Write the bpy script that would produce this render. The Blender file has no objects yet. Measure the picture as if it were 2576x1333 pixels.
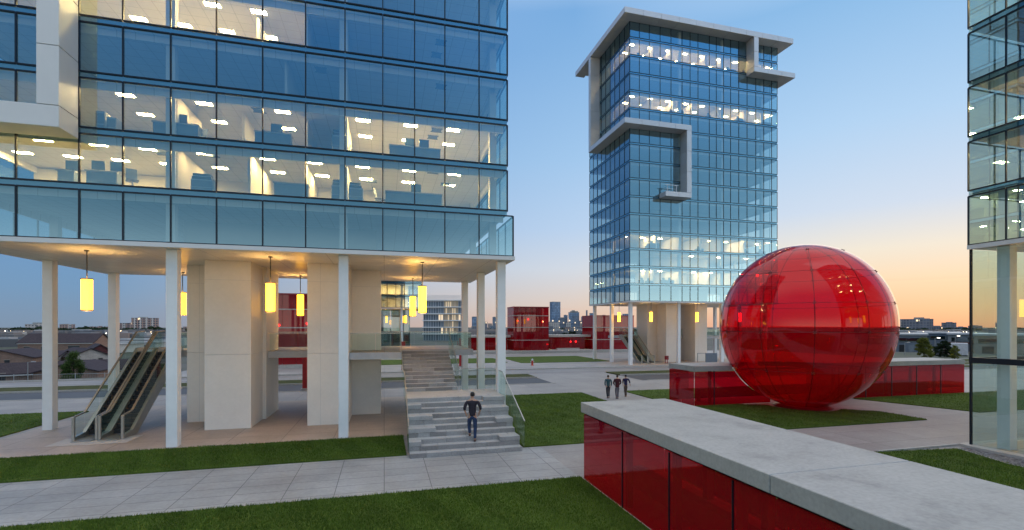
import bpy, bmesh, math, random
import numpy as np
from mathutils import Vector, Matrix
random.seed(7)
rng = np.random.default_rng(7)
S = bpy.context.scene
C = S.collection
PI = math.pi
TH = math.radians(15)
CT, ST = math.cos(TH), math.sin(TH)
H = 4.8
F = 1200.0

# ---------------------------------------------------------------- site survey
def ray(u):
    a = (u - 1288) / F
    return ST + a * CT, CT - a * ST
def xat(u, Y):
    dx, dy = ray(u); return Y * dx / dy
def yat(u, X):
    dx, dy = ray(u); return X * dy / dx
def at(u, d):
    dx, dy = ray(u); return d * dx, d * dy
def zat(v, d):
    return H + (822 - v) / F * d
def proj(x, y, z):
    d = x * ST + y * CT
    r = x * CT - y * ST
    if d < .3: return None
    return 1288 + F * r / d, 822 - F * (z - H) / d

# ---------------------------------------------------------------- mesh helpers
W = {}
class MB:
    def __init__(s): s.v = []; s.f = []; s.t = []
    def add(s, vs, fs, tone=.5):
        n = len(s.v); s.v += [tuple(p) for p in vs]
        for f in fs: s.f.append(tuple(i + n for i in f)); s.t.append(tone)
        return s
    def box(s, x0, x1, y0, y1, z0, z1, tone=.5):
        x0, x1 = min(x0, x1), max(x0, x1); y0, y1 = min(y0, y1), max(y0, y1)
        return s.add([(x0,y0,z0),(x1,y0,z0),(x1,y1,z0),(x0,y1,z0),(x0,y0,z1),(x1,y0,z1),(x1,y1,z1),(x0,y1,z1)],
              [(0,3,2,1),(4,5,6,7),(0,1,5,4),(1,2,6,5),(2,3,7,6),(3,0,4,7)], tone)
    def quad(s, a, b, c, d, tone=.5): return s.add([a,b,c,d], [(0,1,2,3)], tone)
    def poly(s, pts, tone=.5): return s.add(pts, [tuple(range(len(pts)))], tone)
    def prism(s, p, z0, z1, tone=.5):
        n = len(p)
        fs = [tuple(range(n-1,-1,-1)), tuple(range(n,2*n))] + [(i,(i+1)%n,n+(i+1)%n,n+i) for i in range(n)]
        return s.add([(x,y,z0) for x,y in p]+[(x,y,z1) for x,y in p], fs, tone)
    def extr(s, p, axis, a, b, tone=.5):
        """profile p of (h, z) pairs swept along X or Y from a to b"""
        n = len(p)
        g = (lambda h, z, t: (t, h, z)) if axis == 'x' else (lambda h, z, t: (h, t, z))
        fs = [tuple(range(n-1,-1,-1)), tuple(range(n,2*n))] + [(i,(i+1)%n,n+(i+1)%n,n+i) for i in range(n)]
        return s.add([g(h,z,a) for h,z in p]+[g(h,z,b) for h,z in p], fs, tone)
    def bar(s, p, q, w, h=None, tone=.5):
        h = h or w; p = Vector(p); q = Vector(q); d = (q-p).normalized()
        up = Vector((0,0,1)) if abs(d.z) < .98 else Vector((0,1,0))
        a = d.cross(up).normalized()*w/2; b = a.cross(d).normalized()*h/2
        vs = [p-a-b,p+a-b,p+a+b,p-a+b,q-a-b,q+a-b,q+a+b,q-a+b]
        return s.add(vs, [(0,3,2,1),(4,5,6,7),(0,1,5,4),(1,2,6,5),(2,3,7,6),(3,0,4,7)], tone)
    def tube(s, p, q, r, r2=None, n=8, tone=.5):
        r2 = r if r2 is None else r2; p = Vector(p); q = Vector(q); d = (q-p).normalized()
        up = Vector((0,0,1)) if abs(d.z) < .98 else Vector((0,1,0))
        a = d.cross(up).normalized(); b = a.cross(d)
        vs = [p+(a*math.cos(2*PI*i/n)+b*math.sin(2*PI*i/n))*r for i in range(n)] + [q+(a*math.cos(2*PI*i/n)+b*math.sin(2*PI*i/n))*r2 for i in range(n)]
        return s.add(vs, [tuple(range(n-1,-1,-1)),tuple(range(n,2*n))]+[(i,(i+1)%n,n+(i+1)%n,n+i) for i in range(n)], tone)
    def lathe(s, prof, cx=0, cy=0, n=14, tone=.5):
        vs = [(cx+r*math.cos(2*PI*i/n), cy+r*math.sin(2*PI*i/n), z) for r,z in prof for i in range(n)]
        fs = [(k*n+i,k*n+(i+1)%n,(k+1)*n+(i+1)%n,(k+1)*n+i) for k in range(len(prof)-1) for i in range(n)]
        fs += [tuple(range(n-1,-1,-1)), tuple((len(prof)-1)*n+i for i in range(n))]
        return s.add(vs, fs, tone)
    def ball(s, c, r, n=10, m=6, sz=1, tone=.5):
        pr = [(max(1e-4,r*math.sin(PI*k/m)), c[2]-r*sz*math.cos(PI*k/m)) for k in range(m+1)]
        return s.lathe(pr, c[0], c[1], n, tone)
    def build(s, name, mat, parent=None, bevel=0, smooth=False, local=False):
        me = bpy.data.meshes.new(name)
        o = W.get(parent, Vector()) if (parent is not None and not local) else Vector()
        me.from_pydata([(x-o.x, y-o.y, z-o.z) for x,y,z in s.v], [], s.f)
        at_ = me.attributes.new('tone', 'FLOAT', 'FACE'); at_.data.foreach_set('value', s.t)
        me.update()
        if bevel:
            bm = bmesh.new(); bm.from_mesh(me)
            bmesh.ops.remove_doubles(bm, verts=bm.verts, dist=1e-5)
            es = [e for e in bm.edges if len(e.link_faces)==2 and e.calc_face_angle(0) > .5]
            bmesh.ops.bevel(bm, geom=es, offset=bevel, segments=1, affect='EDGES', clamp_overlap=True)
            bm.to_mesh(me); bm.free()
        if smooth:
            me.polygons.foreach_set('use_smooth', [True]*len(me.polygons))
        return link(name, me, mat, parent)
def link(name, me, mat, parent=None):
    ob = bpy.data.objects.new(name, me); C.objects.link(ob)
    if mat is not None and not me.materials: me.materials.append(mat)
    if parent is not None:
        ob.parent = parent; W[ob] = W.get(parent, Vector())
    else: W[ob] = Vector()
    return ob
def thing(name, label, cat, loc=(0,0,0), rz=0, group=None):
    o = bpy.data.objects.new(name, None); C.objects.link(o); o.empty_display_size = .3
    o.location = loc; o.rotation_euler = (0,0,rz); W[o] = Vector(loc)
    return tag(o, label, cat, group)
def tag(o, label=None, cat=None, group=None, kind=None):
    if label: o['label'] = label
    if cat: o['category'] = cat
    if group: o['group'] = group
    if kind: o['kind'] = kind
    return o
def copy_tree(o, loc=None, rz=None, label=None, parent=None):
    c = o.copy(); C.objects.link(c); c.parent = parent
    for ch in list(o.children): copy_tree(ch, parent=c)
    if loc is not None: c.location = loc; W[c] = Vector(loc)
    if rz is not None: c.rotation_euler = (0,0,rz)
    if label: c['label'] = label
    return c
def struct(o): o['kind'] = 'structure'; return o
def box(name, mat, parent, *a, bevel=0): return MB().box(*a).build(name, mat, parent, bevel)

# ---------------------------------------------------------------- materials
M = {}
def nmat(name):
    m = bpy.data.materials.new(name); m.use_nodes = True; nt = m.node_tree; M[name] = m
    b = nt.nodes.get('Principled BSDF'); out = nt.nodes.get('Material Output')
    return m, nt, b, out
def N(nt, t, **k):
    n = nt.nodes.new(t)
    for a, v in k.items():
        if a.startswith('i_'): n.inputs[a[2:].replace('_',' ')].default_value = v
        else: setattr(n, a, v)
    return n
def mixc(nt, fac, a, b, blend='MIX'):
    n = nt.nodes.new('ShaderNodeMix'); n.data_type = 'RGBA'; n.blend_type = blend
    for i, v in ((0,fac),(6,a),(7,b)):
        if hasattr(v,'is_output'): nt.links.new(v, n.inputs[i])
        else: n.inputs[i].default_value = v if i == 0 else (*v,1)
    return n.outputs[2]
def math_(nt, op, a, b=0.0, clamp=False):
    n = nt.nodes.new('ShaderNodeMath'); n.operation = op; n.use_clamp = clamp
    for i, v in ((0,a),(1,b)):
        if hasattr(v,'is_output'): nt.links.new(v, n.inputs[i])
        else: n.inputs[i].default_value = v
    return n.outputs[0]
def pos(nt): return nt.nodes.new('ShaderNodeNewGeometry').outputs['Position']
def noise(nt, scale, detail=4, vec=None, rough=.55):
    n = N(nt,'ShaderNodeTexNoise'); n.inputs['Scale'].default_value = scale; n.inputs['Detail'].default_value = detail; n.inputs['Roughness'].default_value = rough
    nt.links.new(vec if vec is not None else pos(nt), n.inputs['Vector']); return n.outputs['Fac']
def ramp(nt, fac, stops, interp='LINEAR'):
    r = nt.nodes.new('ShaderNodeValToRGB'); nt.links.new(fac, r.inputs[0]); r.color_ramp.interpolation = interp
    e = r.color_ramp.elements
    while len(e) < len(stops): e.new(.5)
    for i,(p,c) in enumerate(stops): e[i].position = p; e[i].color = (*c,1) if len(c)==3 else c
    return r.outputs[0]
def bump(nt, b, h, strength=.2, dist=.02):
    n = N(nt,'ShaderNodeBump'); n.inputs['Strength'].default_value = strength; n.inputs['Distance'].default_value = dist
    nt.links.new(h, n.inputs['Height']); nt.links.new(n.outputs[0], b.inputs['Normal'])
def solid(name, c, rough=.6, metal=0, var=.12, scale=3, bmp=0):
    m, nt, b, out = nmat(name)
    f = noise(nt, scale, 5)
    lo = [max(0,x*(1-var)) for x in c]; hi = [min(1,x*(1+var)) for x in c]
    nt.links.new(ramp(nt, f, [(.3,lo),(.7,hi)]), b.inputs['Base Color'])
    b.inputs['Roughness'].default_value = rough; b.inputs['Metallic'].default_value = metal
    if bmp: bump(nt, b, noise(nt, scale*20, 4), bmp, .01)
    return m
def emis(name, c, s, base=(.8,.8,.8)):
    m, nt, b, out = nmat(name)
    b.inputs['Base Color'].default_value = (*base,1); b.inputs['Emission Color'].default_value = (*c,1); b.inputs['Emission Strength'].default_value = s
    b.inputs['Roughness'].default_value = .5
    return m
def glass(name, tint, gloss, f0, rough=0.0, body=None, bodyf=0, ior=1.5, wav=0):
    """thin architectural glass: coloured transparency under a (coated) mirror layer"""
    m, nt, b, out = nmat(name); nt.nodes.remove(b)
    tr = N(nt,'ShaderNodeBsdfTransparent'); tr.inputs[0].default_value = (*tint,1)
    gl = N(nt,'ShaderNodeBsdfGlossy'); gl.inputs[0].default_value = (*gloss,1); gl.inputs['Roughness'].default_value = rough
    lw = N(nt,'ShaderNodeLayerWeight'); lw.inputs[0].default_value = .5
    r0 = ((ior-1)/(ior+1))**2; r0 = max(r0, f0)
    fac = math_(nt,'ADD', math_(nt,'MULTIPLY', math_(nt,'POWER', lw.outputs['Facing'], 5.0), 1-r0), r0, True)
    if wav:
        bp = N(nt,'ShaderNodeBump'); bp.inputs['Strength'].default_value = wav; bp.inputs['Distance'].default_value = .05
        nt.links.new(noise(nt, .55, 2), bp.inputs['Height']); nt.links.new(bp.outputs[0], gl.inputs['Normal'])
    s = tr.outputs[0]
    if body:
        d = N(nt,'ShaderNodeBsdfDiffuse'); d.inputs[0].default_value = (*body,1)
        mx = N(nt,'ShaderNodeMixShader'); mx.inputs[0].default_value = bodyf
        nt.links.new(s, mx.inputs[1]); nt.links.new(d.outputs[0], mx.inputs[2]); s = mx.outputs[0]
    mx = N(nt,'ShaderNodeMixShader'); nt.links.new(fac, mx.inputs[0]); nt.links.new(s, mx.inputs[1]); nt.links.new(gl.outputs[0], mx.inputs[2])
    nt.links.new(mx.outputs[0], out.inputs[0]); return m
def swz(nt, order, scale=1):
    sp = N(nt,'ShaderNodeSeparateXYZ'); nt.links.new(pos(nt), sp.inputs[0])
    cb = N(nt,'ShaderNodeCombineXYZ')
    for i, k in enumerate(order):
        if k in 'XYZ': nt.links.new(sp.outputs['XYZ'.index(k)], cb.inputs[i])
    return cb.outputs[0]
def tiles(name, c1, c2, joint, w, h, gap=.008, rough=.75, order='XY0', var=.25, off=0.0, stain=.25):
    m, nt, b, out = nmat(name)
    br = N(nt,'ShaderNodeTexBrick'); br.offset = off; br.inputs['Scale'].default_value = 1; br.inputs['Brick Width'].default_value = w; br.inputs['Row Height'].default_value = h
    br.inputs['Mortar Size'].default_value = gap; br.inputs['Mortar Smooth'].default_value = .1; br.inputs['Bias'].default_value = 0
    br.inputs['Color1'].default_value = (*c1,1); br.inputs['Color2'].default_value = (*c2,1); br.inputs['Mortar'].default_value = (*joint,1)
    nt.links.new(swz(nt, order), br.inputs['Vector'])
    f1 = noise(nt, .45, 6, rough=.72); f2 = noise(nt, 9, 5)
    k = ramp(nt, f1, [(.3,(1-stain,)*3),(.7,(1.06,)*3)]); k2 = ramp(nt, f2, [(.25,(1-var*.6,)*3),(.75,(1+var*.3,)*3)])
    col = mixc(nt, 1.0, mixc(nt, 1.0, br.outputs[0], k, 'MULTIPLY'), k2, 'MULTIPLY')
    nt.links.new(col, b.inputs['Base Color'])
    nt.links.new(ramp(nt, f1, [(.3,(rough*.75,)*3),(.7,(rough,)*3)]), b.inputs['Roughness'])
    bump(nt, b, math_(nt,'SUBTRACT', math_(nt,'MULTIPLY', f2, .3), br.outputs['Fac']), .25, .01)
    if name[:4] in ('roof','bric'): b.inputs['Specular IOR Level'].default_value = .1
    return m

tiles('path_tiles', (.435,.43,.42), (.385,.383,.376), (.14,.14,.14), 1.38, .69, .011, .7, stain=.34)
tiles('plaza', (.385,.36,.34), (.335,.315,.30), (.17,.165,.16), 2.8, 1.9, .012, .75, stain=.3)
tiles('warm_tiles', (.50,.40,.32), (.43,.345,.275), (.16,.14,.12), 2.1, 2.1, .012, .6, stain=.35)
tiles('white_panel', (.85,.80,.72), (.83,.78,.70), (.6,.59,.57), 3.0, 3.5, .006, .45, 'XZ0', .05, stain=.06)
tiles('soffit_panel', (.82,.79,.73), (.79,.76,.70), (.42,.40,.37), 2.4, 1.5, .012, .4, 'XY0', .05, stain=.06)
tiles('ceiling_tile', (.82,.80,.75), (.79,.77,.72), (.58,.56,.52), .62, .62, .014, .8, 'XY0', .06, stain=.05)
tiles('brick_brown', (.36,.20,.145), (.28,.155,.11), (.34,.27,.22), .5, .16, .02, .9, 'XZ0', .3, .5)
tiles('brick_maroon', (.22,.07,.065), (.17,.055,.05), (.10,.05,.045), .5, .16, .02, .9, 'XZ0', .3, .5)
tiles('brick_pale', (.60,.50,.43), (.5,.42,.36), (.36,.33,.3), .5, .16, .02, .9, 'XZ0', .3, .5)
tiles('roof_shingle', (.055,.042,.05), (.075,.058,.064), (.03,.026,.03), .6, .3, .02, .85, 'XY0', .4, .5)
solid('column_white', (.84,.84,.83), .4, 0, .03)
solid('inner_white', (.66,.63,.57), .7, 0, .04)
solid('partition', (.55,.52,.46), .8, 0, .06, .6)
solid('slab_grey', (.30,.30,.29), .8)
solid('fascia', (.46,.48,.50), .5, 0, .08)
solid('mullion', (.010,.016,.030), .35, .3, .1)
solid('silver', (.60,.60,.61), .38, .25, .04, .5)
solid('pale_silver', (.72,.71,.70), .45, 0, .04, .5)  # paler, non-metallic silver for fascias and the projecting frame
solid('steel', (.42,.41,.38), .35, .7, .08)
solid('bronze_rail', (.36,.30,.22), .4, .6, .1)
solid('step_metal', (.035,.037,.042), .5, .4, .3, 6)
solid('dark', (.02,.02,.022), .6)
solid('desk_grey', (.10,.13,.16), .5)
solid('desk_top', (.30,.31,.31), .4)
solid('monitor_black', (.02,.024,.03), .3)
solid('cabinet_grey', (.20,.23,.26), .5)
solid('red_paint', (.35,.012,.018), .4)
solid('trunk', (.06,.045,.03), .9, 0, .3, 8)
solid('tan_render', (.36,.30,.25), .85, 0, .15, .4)
solid('blue_grey_cladding', (.16,.19,.23), .6, 0, .12, .3)
solid('pale_trim', (.5,.47,.43), .7)
solid('kerb', (.46,.44,.41), .8, 0, .1, 5)
solid('kerb_red', (.30,.012,.02), .45)
solid('hydrant_red', (.5,.05,.03), .4)
solid('chrome', (.7,.68,.66), .2, .9)
glass('glass_blue', (.76,.84,.82), (.48,.78,.94), .36, wav=.03)
glass('glass_lobby', (.78,.90,.88), (.8,.95,1.0), .12)
glass('glass_corner', (.62,.76,.74), (.6,.8,.8), .10)
glass('glass_rail', (.80,.90,.85), (.9,1,.95), .02)
glass('glass_dark', (.25,.32,.34), (.6,.75,.85), .25, wav=.03)
glass('glass_red', (.72,.006,.022), (1,.88,.9), .05, body=(.58,.006,.026), bodyf=.34)
glass('pavilion_red', (.60,.006,.020), (1,.88,.9), .05, body=(.50,.006,.018), bodyf=.5)
glass('sphere_red', (.86,.012,.036), (.9,.86,.86), .038, body=(.55,.003,.018), bodyf=.32, ior=1.4)
emis('pendant_glow', (1.0,.43,.016), 8.5, (.9,.75,.3))
emis('bulb_glow', (1.0,.56,.16), 230.0)
emis('office_light', (1.0,.67,.25), 330.0)
emis('office_light_dim', (1.0,.66,.27), 170.0)
emis('tower_light', (1.0,.66,.27), 135.0)
emis('city_glow', (1.0,.72,.35), 6.0)
emis('city_white', (1.0,.93,.8), 5.0)
emis('red_lamp', (1.0,.62,.22), 14.0)
emis('far_light', (1.0,.82,.5), 7.0)

# spandrel strip: back-painted glass
m, nt, b, out = nmat('spandrel')
b.inputs['Base Color'].default_value = (.10,.23,.33,1); b.inputs['Roughness'].default_value = .08; b.inputs['Specular IOR Level'].default_value = .9
# wall cap concrete
m, nt, b, out = nmat('cap_concrete')
f1 = noise(nt, .8, 6, rough=.7); f2 = noise(nt, 14, 6); f3 = noise(nt, 60, 3)
c = ramp(nt, f1, [(.28,(.26,.265,.265)),(.45,(.36,.365,.365)),(.72,(.43,.435,.43))])
c = mixc(nt, 1, c, ramp(nt, f2, [(.25,(.82,.82,.82)),(.7,(1.05,1.05,1.05))]), 'MULTIPLY')
c = mixc(nt, 1, c, ramp(nt, f3, [(.24,(.55,.55,.55)),(.34,(1,1,1))]), 'MULTIPLY')
nt.links.new(c, b.inputs['Base Color']); b.inputs['Roughness'].default_value = .7; bump(nt, b, f2, .25, .01)
# asphalt
m, nt, b, out = nmat('asphalt')
f1 = noise(nt, .25, 5); f2 = noise(nt, 30, 4)
c = mixc(nt, 1, ramp(nt, f1, [(.3,(.055,.057,.065)),(.7,(.085,.087,.095))]), ramp(nt, f2, [(.3,(.8,.8,.8)),(.7,(1.15,1.15,1.15))]), 'MULTIPLY')
nt.links.new(c, b.inputs['Base Color']); b.inputs['Roughness'].default_value = .65
m, nt, b, out = nmat('road_pale')
f1 = noise(nt, .2, 5)
nt.links.new(ramp(nt, f1, [(.3,(.19,.175,.17)),(.7,(.27,.25,.24))]), b.inputs['Base Color']); b.inputs['Roughness'].default_value = .6
# lawns
def lawn_mat(name, lo, hi):
    m, nt, b, out = nmat(name)
    f1 = noise(nt, .7, 5); f2 = noise(nt, 25, 5); sp = N(nt,'ShaderNodeSeparateXYZ'); nt.links.new(pos(nt), sp.inputs[0])
    st = math_(nt,'SINE', math_(nt,'MULTIPLY', math_(nt,'ADD', sp.outputs[0], math_(nt,'MULTIPLY', sp.outputs[1], .35)), 5.2))
    c = ramp(nt, f1, [(.3,lo),(.7,hi)])
    c = mixc(nt, 1, c, ramp(nt, f2, [(.3,(.55,.55,.5)),(.7,(1.25,1.25,1.2))]), 'MULTIPLY')
    c = mixc(nt, 1, c, ramp(nt, math_(nt,'MULTIPLY_ADD', st, .5), [(0,(.92,.92,.92)),(1,(1.08,1.08,1.08))]), 'MULTIPLY')
    nt.links.new(c, b.inputs['Base Color']); b.inputs['Roughness'].default_value = .9; b.inputs['Specular IOR Level'].default_value = .2
    bump(nt, b, f2, .8, .04); return m
lawn_mat('lawn', (.060,.10,.015), (.095,.15,.024))
lawn_mat('verge', (.055,.065,.022), (.085,.09,.03))
def leafmat(name, a, bcol, c, spec=.2):
    m, nt, b, out = nmat(name)
    at_ = N(nt,'ShaderNodeAttribute'); at_.attribute_name = 'tone'
    nt.links.new(ramp(nt, at_.outputs['Fac'], [(0,a),(.5,bcol),(1,c)]), b.inputs['Base Color'])
    b.inputs['Roughness'].default_value = .7; b.inputs['Specular IOR Level'].default_value = spec
    tl = N(nt,'ShaderNodeBsdfTranslucent'); nt.links.new(ramp(nt, at_.outputs['Fac'], [(0,a),(.5,bcol),(1,c)]), tl.inputs[0])
    mx = N(nt,'ShaderNodeMixShader'); mx.inputs[0].default_value = .3
    nt.links.new(b.outputs[0], mx.inputs[1]); nt.links.new(tl.outputs[0], mx.inputs[2]); nt.links.new(mx.outputs[0], out.inputs[0]); return m
leafmat('grass_blade', (.055,.10,.012), (.105,.18,.024), (.18,.27,.045))
leafmat('leaf_green', (.025,.055,.012), (.055,.10,.022), (.10,.15,.04))
leafmat('leaf_yellow', (.06,.08,.015), (.14,.16,.03), (.24,.24,.05))
leafmat('leaf_dark', (.012,.024,.012), (.022,.040,.018), (.04,.06,.026))
# ground far
m, nt, b, out = nmat('ground_far')
f1 = noise(nt, .012, 6, rough=.7); f2 = noise(nt, .25, 5)
c = ramp(nt, f1, [(.3,(.05,.06,.035)),(.45,(.10,.095,.085)),(.6,(.06,.07,.04)),(.75,(.14,.135,.125))])
nt.links.new(mixc(nt, 1, c, ramp(nt, f2, [(.3,(.7,.7,.7)),(.7,(1.2,1.2,1.2))]), 'MULTIPLY'), b.inputs['Base Color']); b.inputs['Roughness'].default_value = .9
# gravel
m, nt, b, out = nmat('gravel')
vo = N(nt,'ShaderNodeTexVoronoi'); vo.inputs['Scale'].default_value = 16; nt.links.new(pos(nt), vo.inputs['Vector'])
hs = N(nt,'ShaderNodeSeparateColor'); nt.links.new(vo.outputs['Color'], hs.inputs[0])
nt.links.new(ramp(nt, hs.outputs[0], [(0,(.05,.05,.06)),(1,(.30,.29,.30))]), b.inputs['Base Color']); b.inputs['Roughness'].default_value = .8
bump(nt, b, math_(nt,'SUBTRACT',1.0,vo.outputs['Distance']), 1.0, .05)
# stone steps: tone per plank, sky light on the treads painted in as a paler tone
m, nt, b, out = nmat('stone_step')
at_ = N(nt,'ShaderNodeAttribute'); at_.attribute_name = 'tone'
f2 = noise(nt, 22, 6, rough=.7); f3 = noise(nt, 2.0, 4)
c = ramp(nt, at_.outputs['Fac'], [(0,(.24,.225,.215)),(.4,(.385,.375,.365)),(.6,(.45,.44,.43)),(1,(.52,.515,.50))])
c = mixc(nt, 1, c, ramp(nt, f2, [(.28,(.74,.73,.72)),(.7,(1.12,1.11,1.10))]), 'MULTIPLY')
c = mixc(nt, 1, c, ramp(nt, f3, [(.3,(.85,.85,.85)),(.7,(1.06,1.06,1.06))]), 'MULTIPLY')
nt.links.new(c, b.inputs['Base Color']); b.inputs['Roughness'].default_value = .75; bump(nt, b, f2, .3, .008)
# far facades: window grid is surface pattern of far-off walls
def facade(name, wall, win, lit, w, h, gap=.28, litp=.12, strength=1.6, order='S'):
    m, nt, b, out = nmat(name)
    sp = N(nt,'ShaderNodeSeparateXYZ'); tc = N(nt,'ShaderNodeTexCoord'); nt.links.new(tc.outputs['Object'], sp.inputs[0])
    cb = N(nt,'ShaderNodeCombineXYZ'); nt.links.new(math_(nt,'ADD', sp.outputs[0], sp.outputs[1]), cb.inputs[0]); nt.links.new(sp.outputs[2], cb.inputs[1])
    br = N(nt,'ShaderNodeTexBrick'); br.offset = 0; br.inputs['Scale'].default_value = 1; br.inputs['Brick Width'].default_value = w; br.inputs['Row Height'].default_value = h
    br.inputs['Mortar Size'].default_value = gap*h*.5; br.inputs['Mortar Smooth'].default_value = 0; br.inputs['Bias'].default_value = 0
    br.inputs['Color1'].default_value = (0,0,0,1); br.inputs['Color2'].default_value = (1,1,1,1); br.inputs['Mortar'].default_value = (.5,.5,.5,1)
    nt.links.new(cb.outputs[0], br.inputs['Vector'])
    wcol = mixc(nt, br.outputs[0], win, [x*1.9 for x in win])
    nz = noise(nt, .06, 3, tc.outputs['Object'])
    wl = mixc(nt, nz, [x*.8 for x in wall], [x*1.15 for x in wall])
    nt.links.new(mixc(nt, br.outputs['Fac'], wcol, wl), b.inputs['Base Color'])
    on = math_(nt,'MULTIPLY', math_(nt,'GREATER_THAN', br.outputs[0], 1-litp), math_(nt,'SUBTRACT', 1.0, br.outputs['Fac']))
    nt.links.new(math_(nt,'MULTIPLY', on, strength), b.inputs['Emission Strength']); b.inputs['Emission Color'].default_value = (*lit,1)
    b.inputs['Roughness'].default_value = .6
    return m
LW = (1.0,.74,.42)
facade('facade_brick', (.46,.29,.24), (.07,.075,.09), LW, 2.6, 2.9, .34, .05)
facade('facade_pale', (.58,.51,.47), (.12,.12,.13), LW, 3.0, 3.0, .4, .06)
facade('facade_blue', (.10,.14,.20), (.14,.20,.29), LW, 3.4, 3.4, .22, .06)
facade('facade_slate', (.20,.23,.28), (.09,.12,.17), LW, 3.0, 3.2, .3, .08)
facade('facade_tan', (.40,.31,.27), (.18,.15,.15), LW, 3.0, 3.4, .35, .08)
facade('facade_grey', (.25,.24,.26), (.10,.11,.14), LW, 2.8, 3.0, .34, .10)
facade('facade_glazed', (.40,.40,.42), (.10,.12,.14), LW, 1.05, 2.75, .10, .10, .9)
facade('facade_glow', (.52,.40,.30), (.42,.30,.19), LW, .9, 2.75, .12, .35, .35)

# ---------------------------------------------------------------- the ground
def smooth(a, b, x):
    t = min(1, max(0, (x-a)/(b-a))); return t*t*(3-2*t)
def ghei(x, y):
    d = x*ST + y*CT
    dip = smooth(55, 72, y) * (1-smooth(-34, -21, x)) * (1-smooth(150, 330, d))
    return -.16 - 6.3*dip - .9*smooth(60, 160, d)
xs = list(np.concatenate([np.linspace(-4000,-400,10), np.linspace(-360,-130,14), np.linspace(-124,60,62), np.linspace(80,400,12), np.linspace(600,4500,10)]))
ys = list(np.concatenate([np.linspace(-300,40,8), np.linspace(52,200,60), np.linspace(215,400,14), np.linspace(500,4500,14)]))
g = MB(); nx = len(xs)
g.add([(x,y,ghei(x,y)) for y in ys for x in xs], [(j*nx+i,j*nx+i+1,(j+1)*nx+i+1,(j+1)*nx+i) for j in range(len(ys)-1) for i in range(nx-1)])
struct(g.build('ground', M['ground_far'], smooth=True))
def sheet(name, mat, x0, x1, y0, y1, z, t=.12):
    return struct(MB().box(x0,x1,y0,y1,z-t,z).build(name, M[mat]))
sheet('plaza_paving', 'plaza', -80, 90, -20, 38.3, 0)
sheet('front_path', 'path_tiles', -60, 6.02, 14.14, 18.12, .006, .05)
sheet('building_paving', 'warm_tiles', -15.8, 6.4, 21.52, 33.6, .006, .05)
sheet('road', 'asphalt', -160, 190, 38.3, 43.4, -.10, .06)
sheet('pavement_crossing', 'plaza', 14.2, 22.8, 38.3, 47.0, -.092, .06)
sheet('verge_lawn_west', 'verge', -160, 14.1, 43.5, 46.6, .0, .2)
sheet('verge_lawn_east', 'verge', 22.9, 190, 43.5, 46.6, .0, .2)
sheet('avenue', 'road_pale', -160, 190, 46.8, 52.2, -.10, .06)
sheet('far_paving', 'plaza', -21, 75, 52.2, 83.0, 0, .2)
sheet('tower_paving', 'warm_tiles', 29, 53.5, 53.0, 66.5, .006, .05)
for k, (x0,x1,y0,y1) in enumerate(((-160,14.1,43.4,43.5),(22.9,190,43.4,43.5),(-160,190,52.1,52.25),(-160,14.2,46.6,46.75),(22.8,190,46.6,46.75),(-160,14.1,38.22,38.34),(22.9,190,38.22,38.34))):
    struct(MB().box(x0,x1,y0,y1,-.14,.035).build('kerb', M['kerb']))
struct(MB().box(-160,190,49.45,49.57,-.1,-.094).build('road_marking', M['pale_trim']))
lawns = {  # x0,x1,y0,y1
 'foreground_lawn': (-40, 6.02, -8, 14.06), 'strip_lawn': (-40, .80, 18.2, 21.45), 'west_lawn': (-40, -16.1, 24.0, 32.2),
 'stair_lawn': (5.35, 13.8, 18.2, 32.1), 'walk_lawn': (17.2, 45, 27.75, 32.1),
 'far_lawn': (17.5, 30.5, 60.5, 73), 'far_west_lawn': (-21, 16, 62, 71)}
for n, (x0,x1,y0,y1) in lawns.items():
    struct(MB().box(x0,x1,y0,y1,-.05,.05).build(n, M['lawn']))
def plawn(n, p): lawns[n] = p; struct(MB().prism(p, -.05, .05).build(n, M['lawn']))
SPX, SPY, SRX, SRZ = 24.3, 23.2, 4.56, 4.85
arc = [(SPX+1.9*math.cos(a), SPY+1.9*math.sin(a)) for a in np.linspace(-.28*PI, -PI*1.13, 12)]
plawn('sphere_lawn', [(14.5,18.2),(27.0,18.2),(26.9,20.6)] + arc + [(21,24.8),(14.5,24.8)])
plawn('east_lawn', [(32.2,19.0),(48,19.0),(48,24.8),(30.2,24.8)])
plawn('lobby_lawn', [(9.1,1),(20.6,1),(20.9,11.6),(21.6,13.5),(18.2,13.9),(9.1,13.9)])
struct(MB().prism([(20.62,1),(22.45,1),(22.45,13.6),(21.62,13.52),(20.92,11.6)], -.04, .025).build('gravel_strip', M['gravel']))
struct(MB().bar((18.25,13.98,.03),(22.4,13.98,.03),.09,.08).build('kerb', M['kerb']))
struct(MB().bar((21.68,13.57,.03),(20.9,11.55,.03),.05,.08).bar((20.9,11.55,.03),(20.65,1,.03),.05,.08).build('kerb', M['kerb']))

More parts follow.
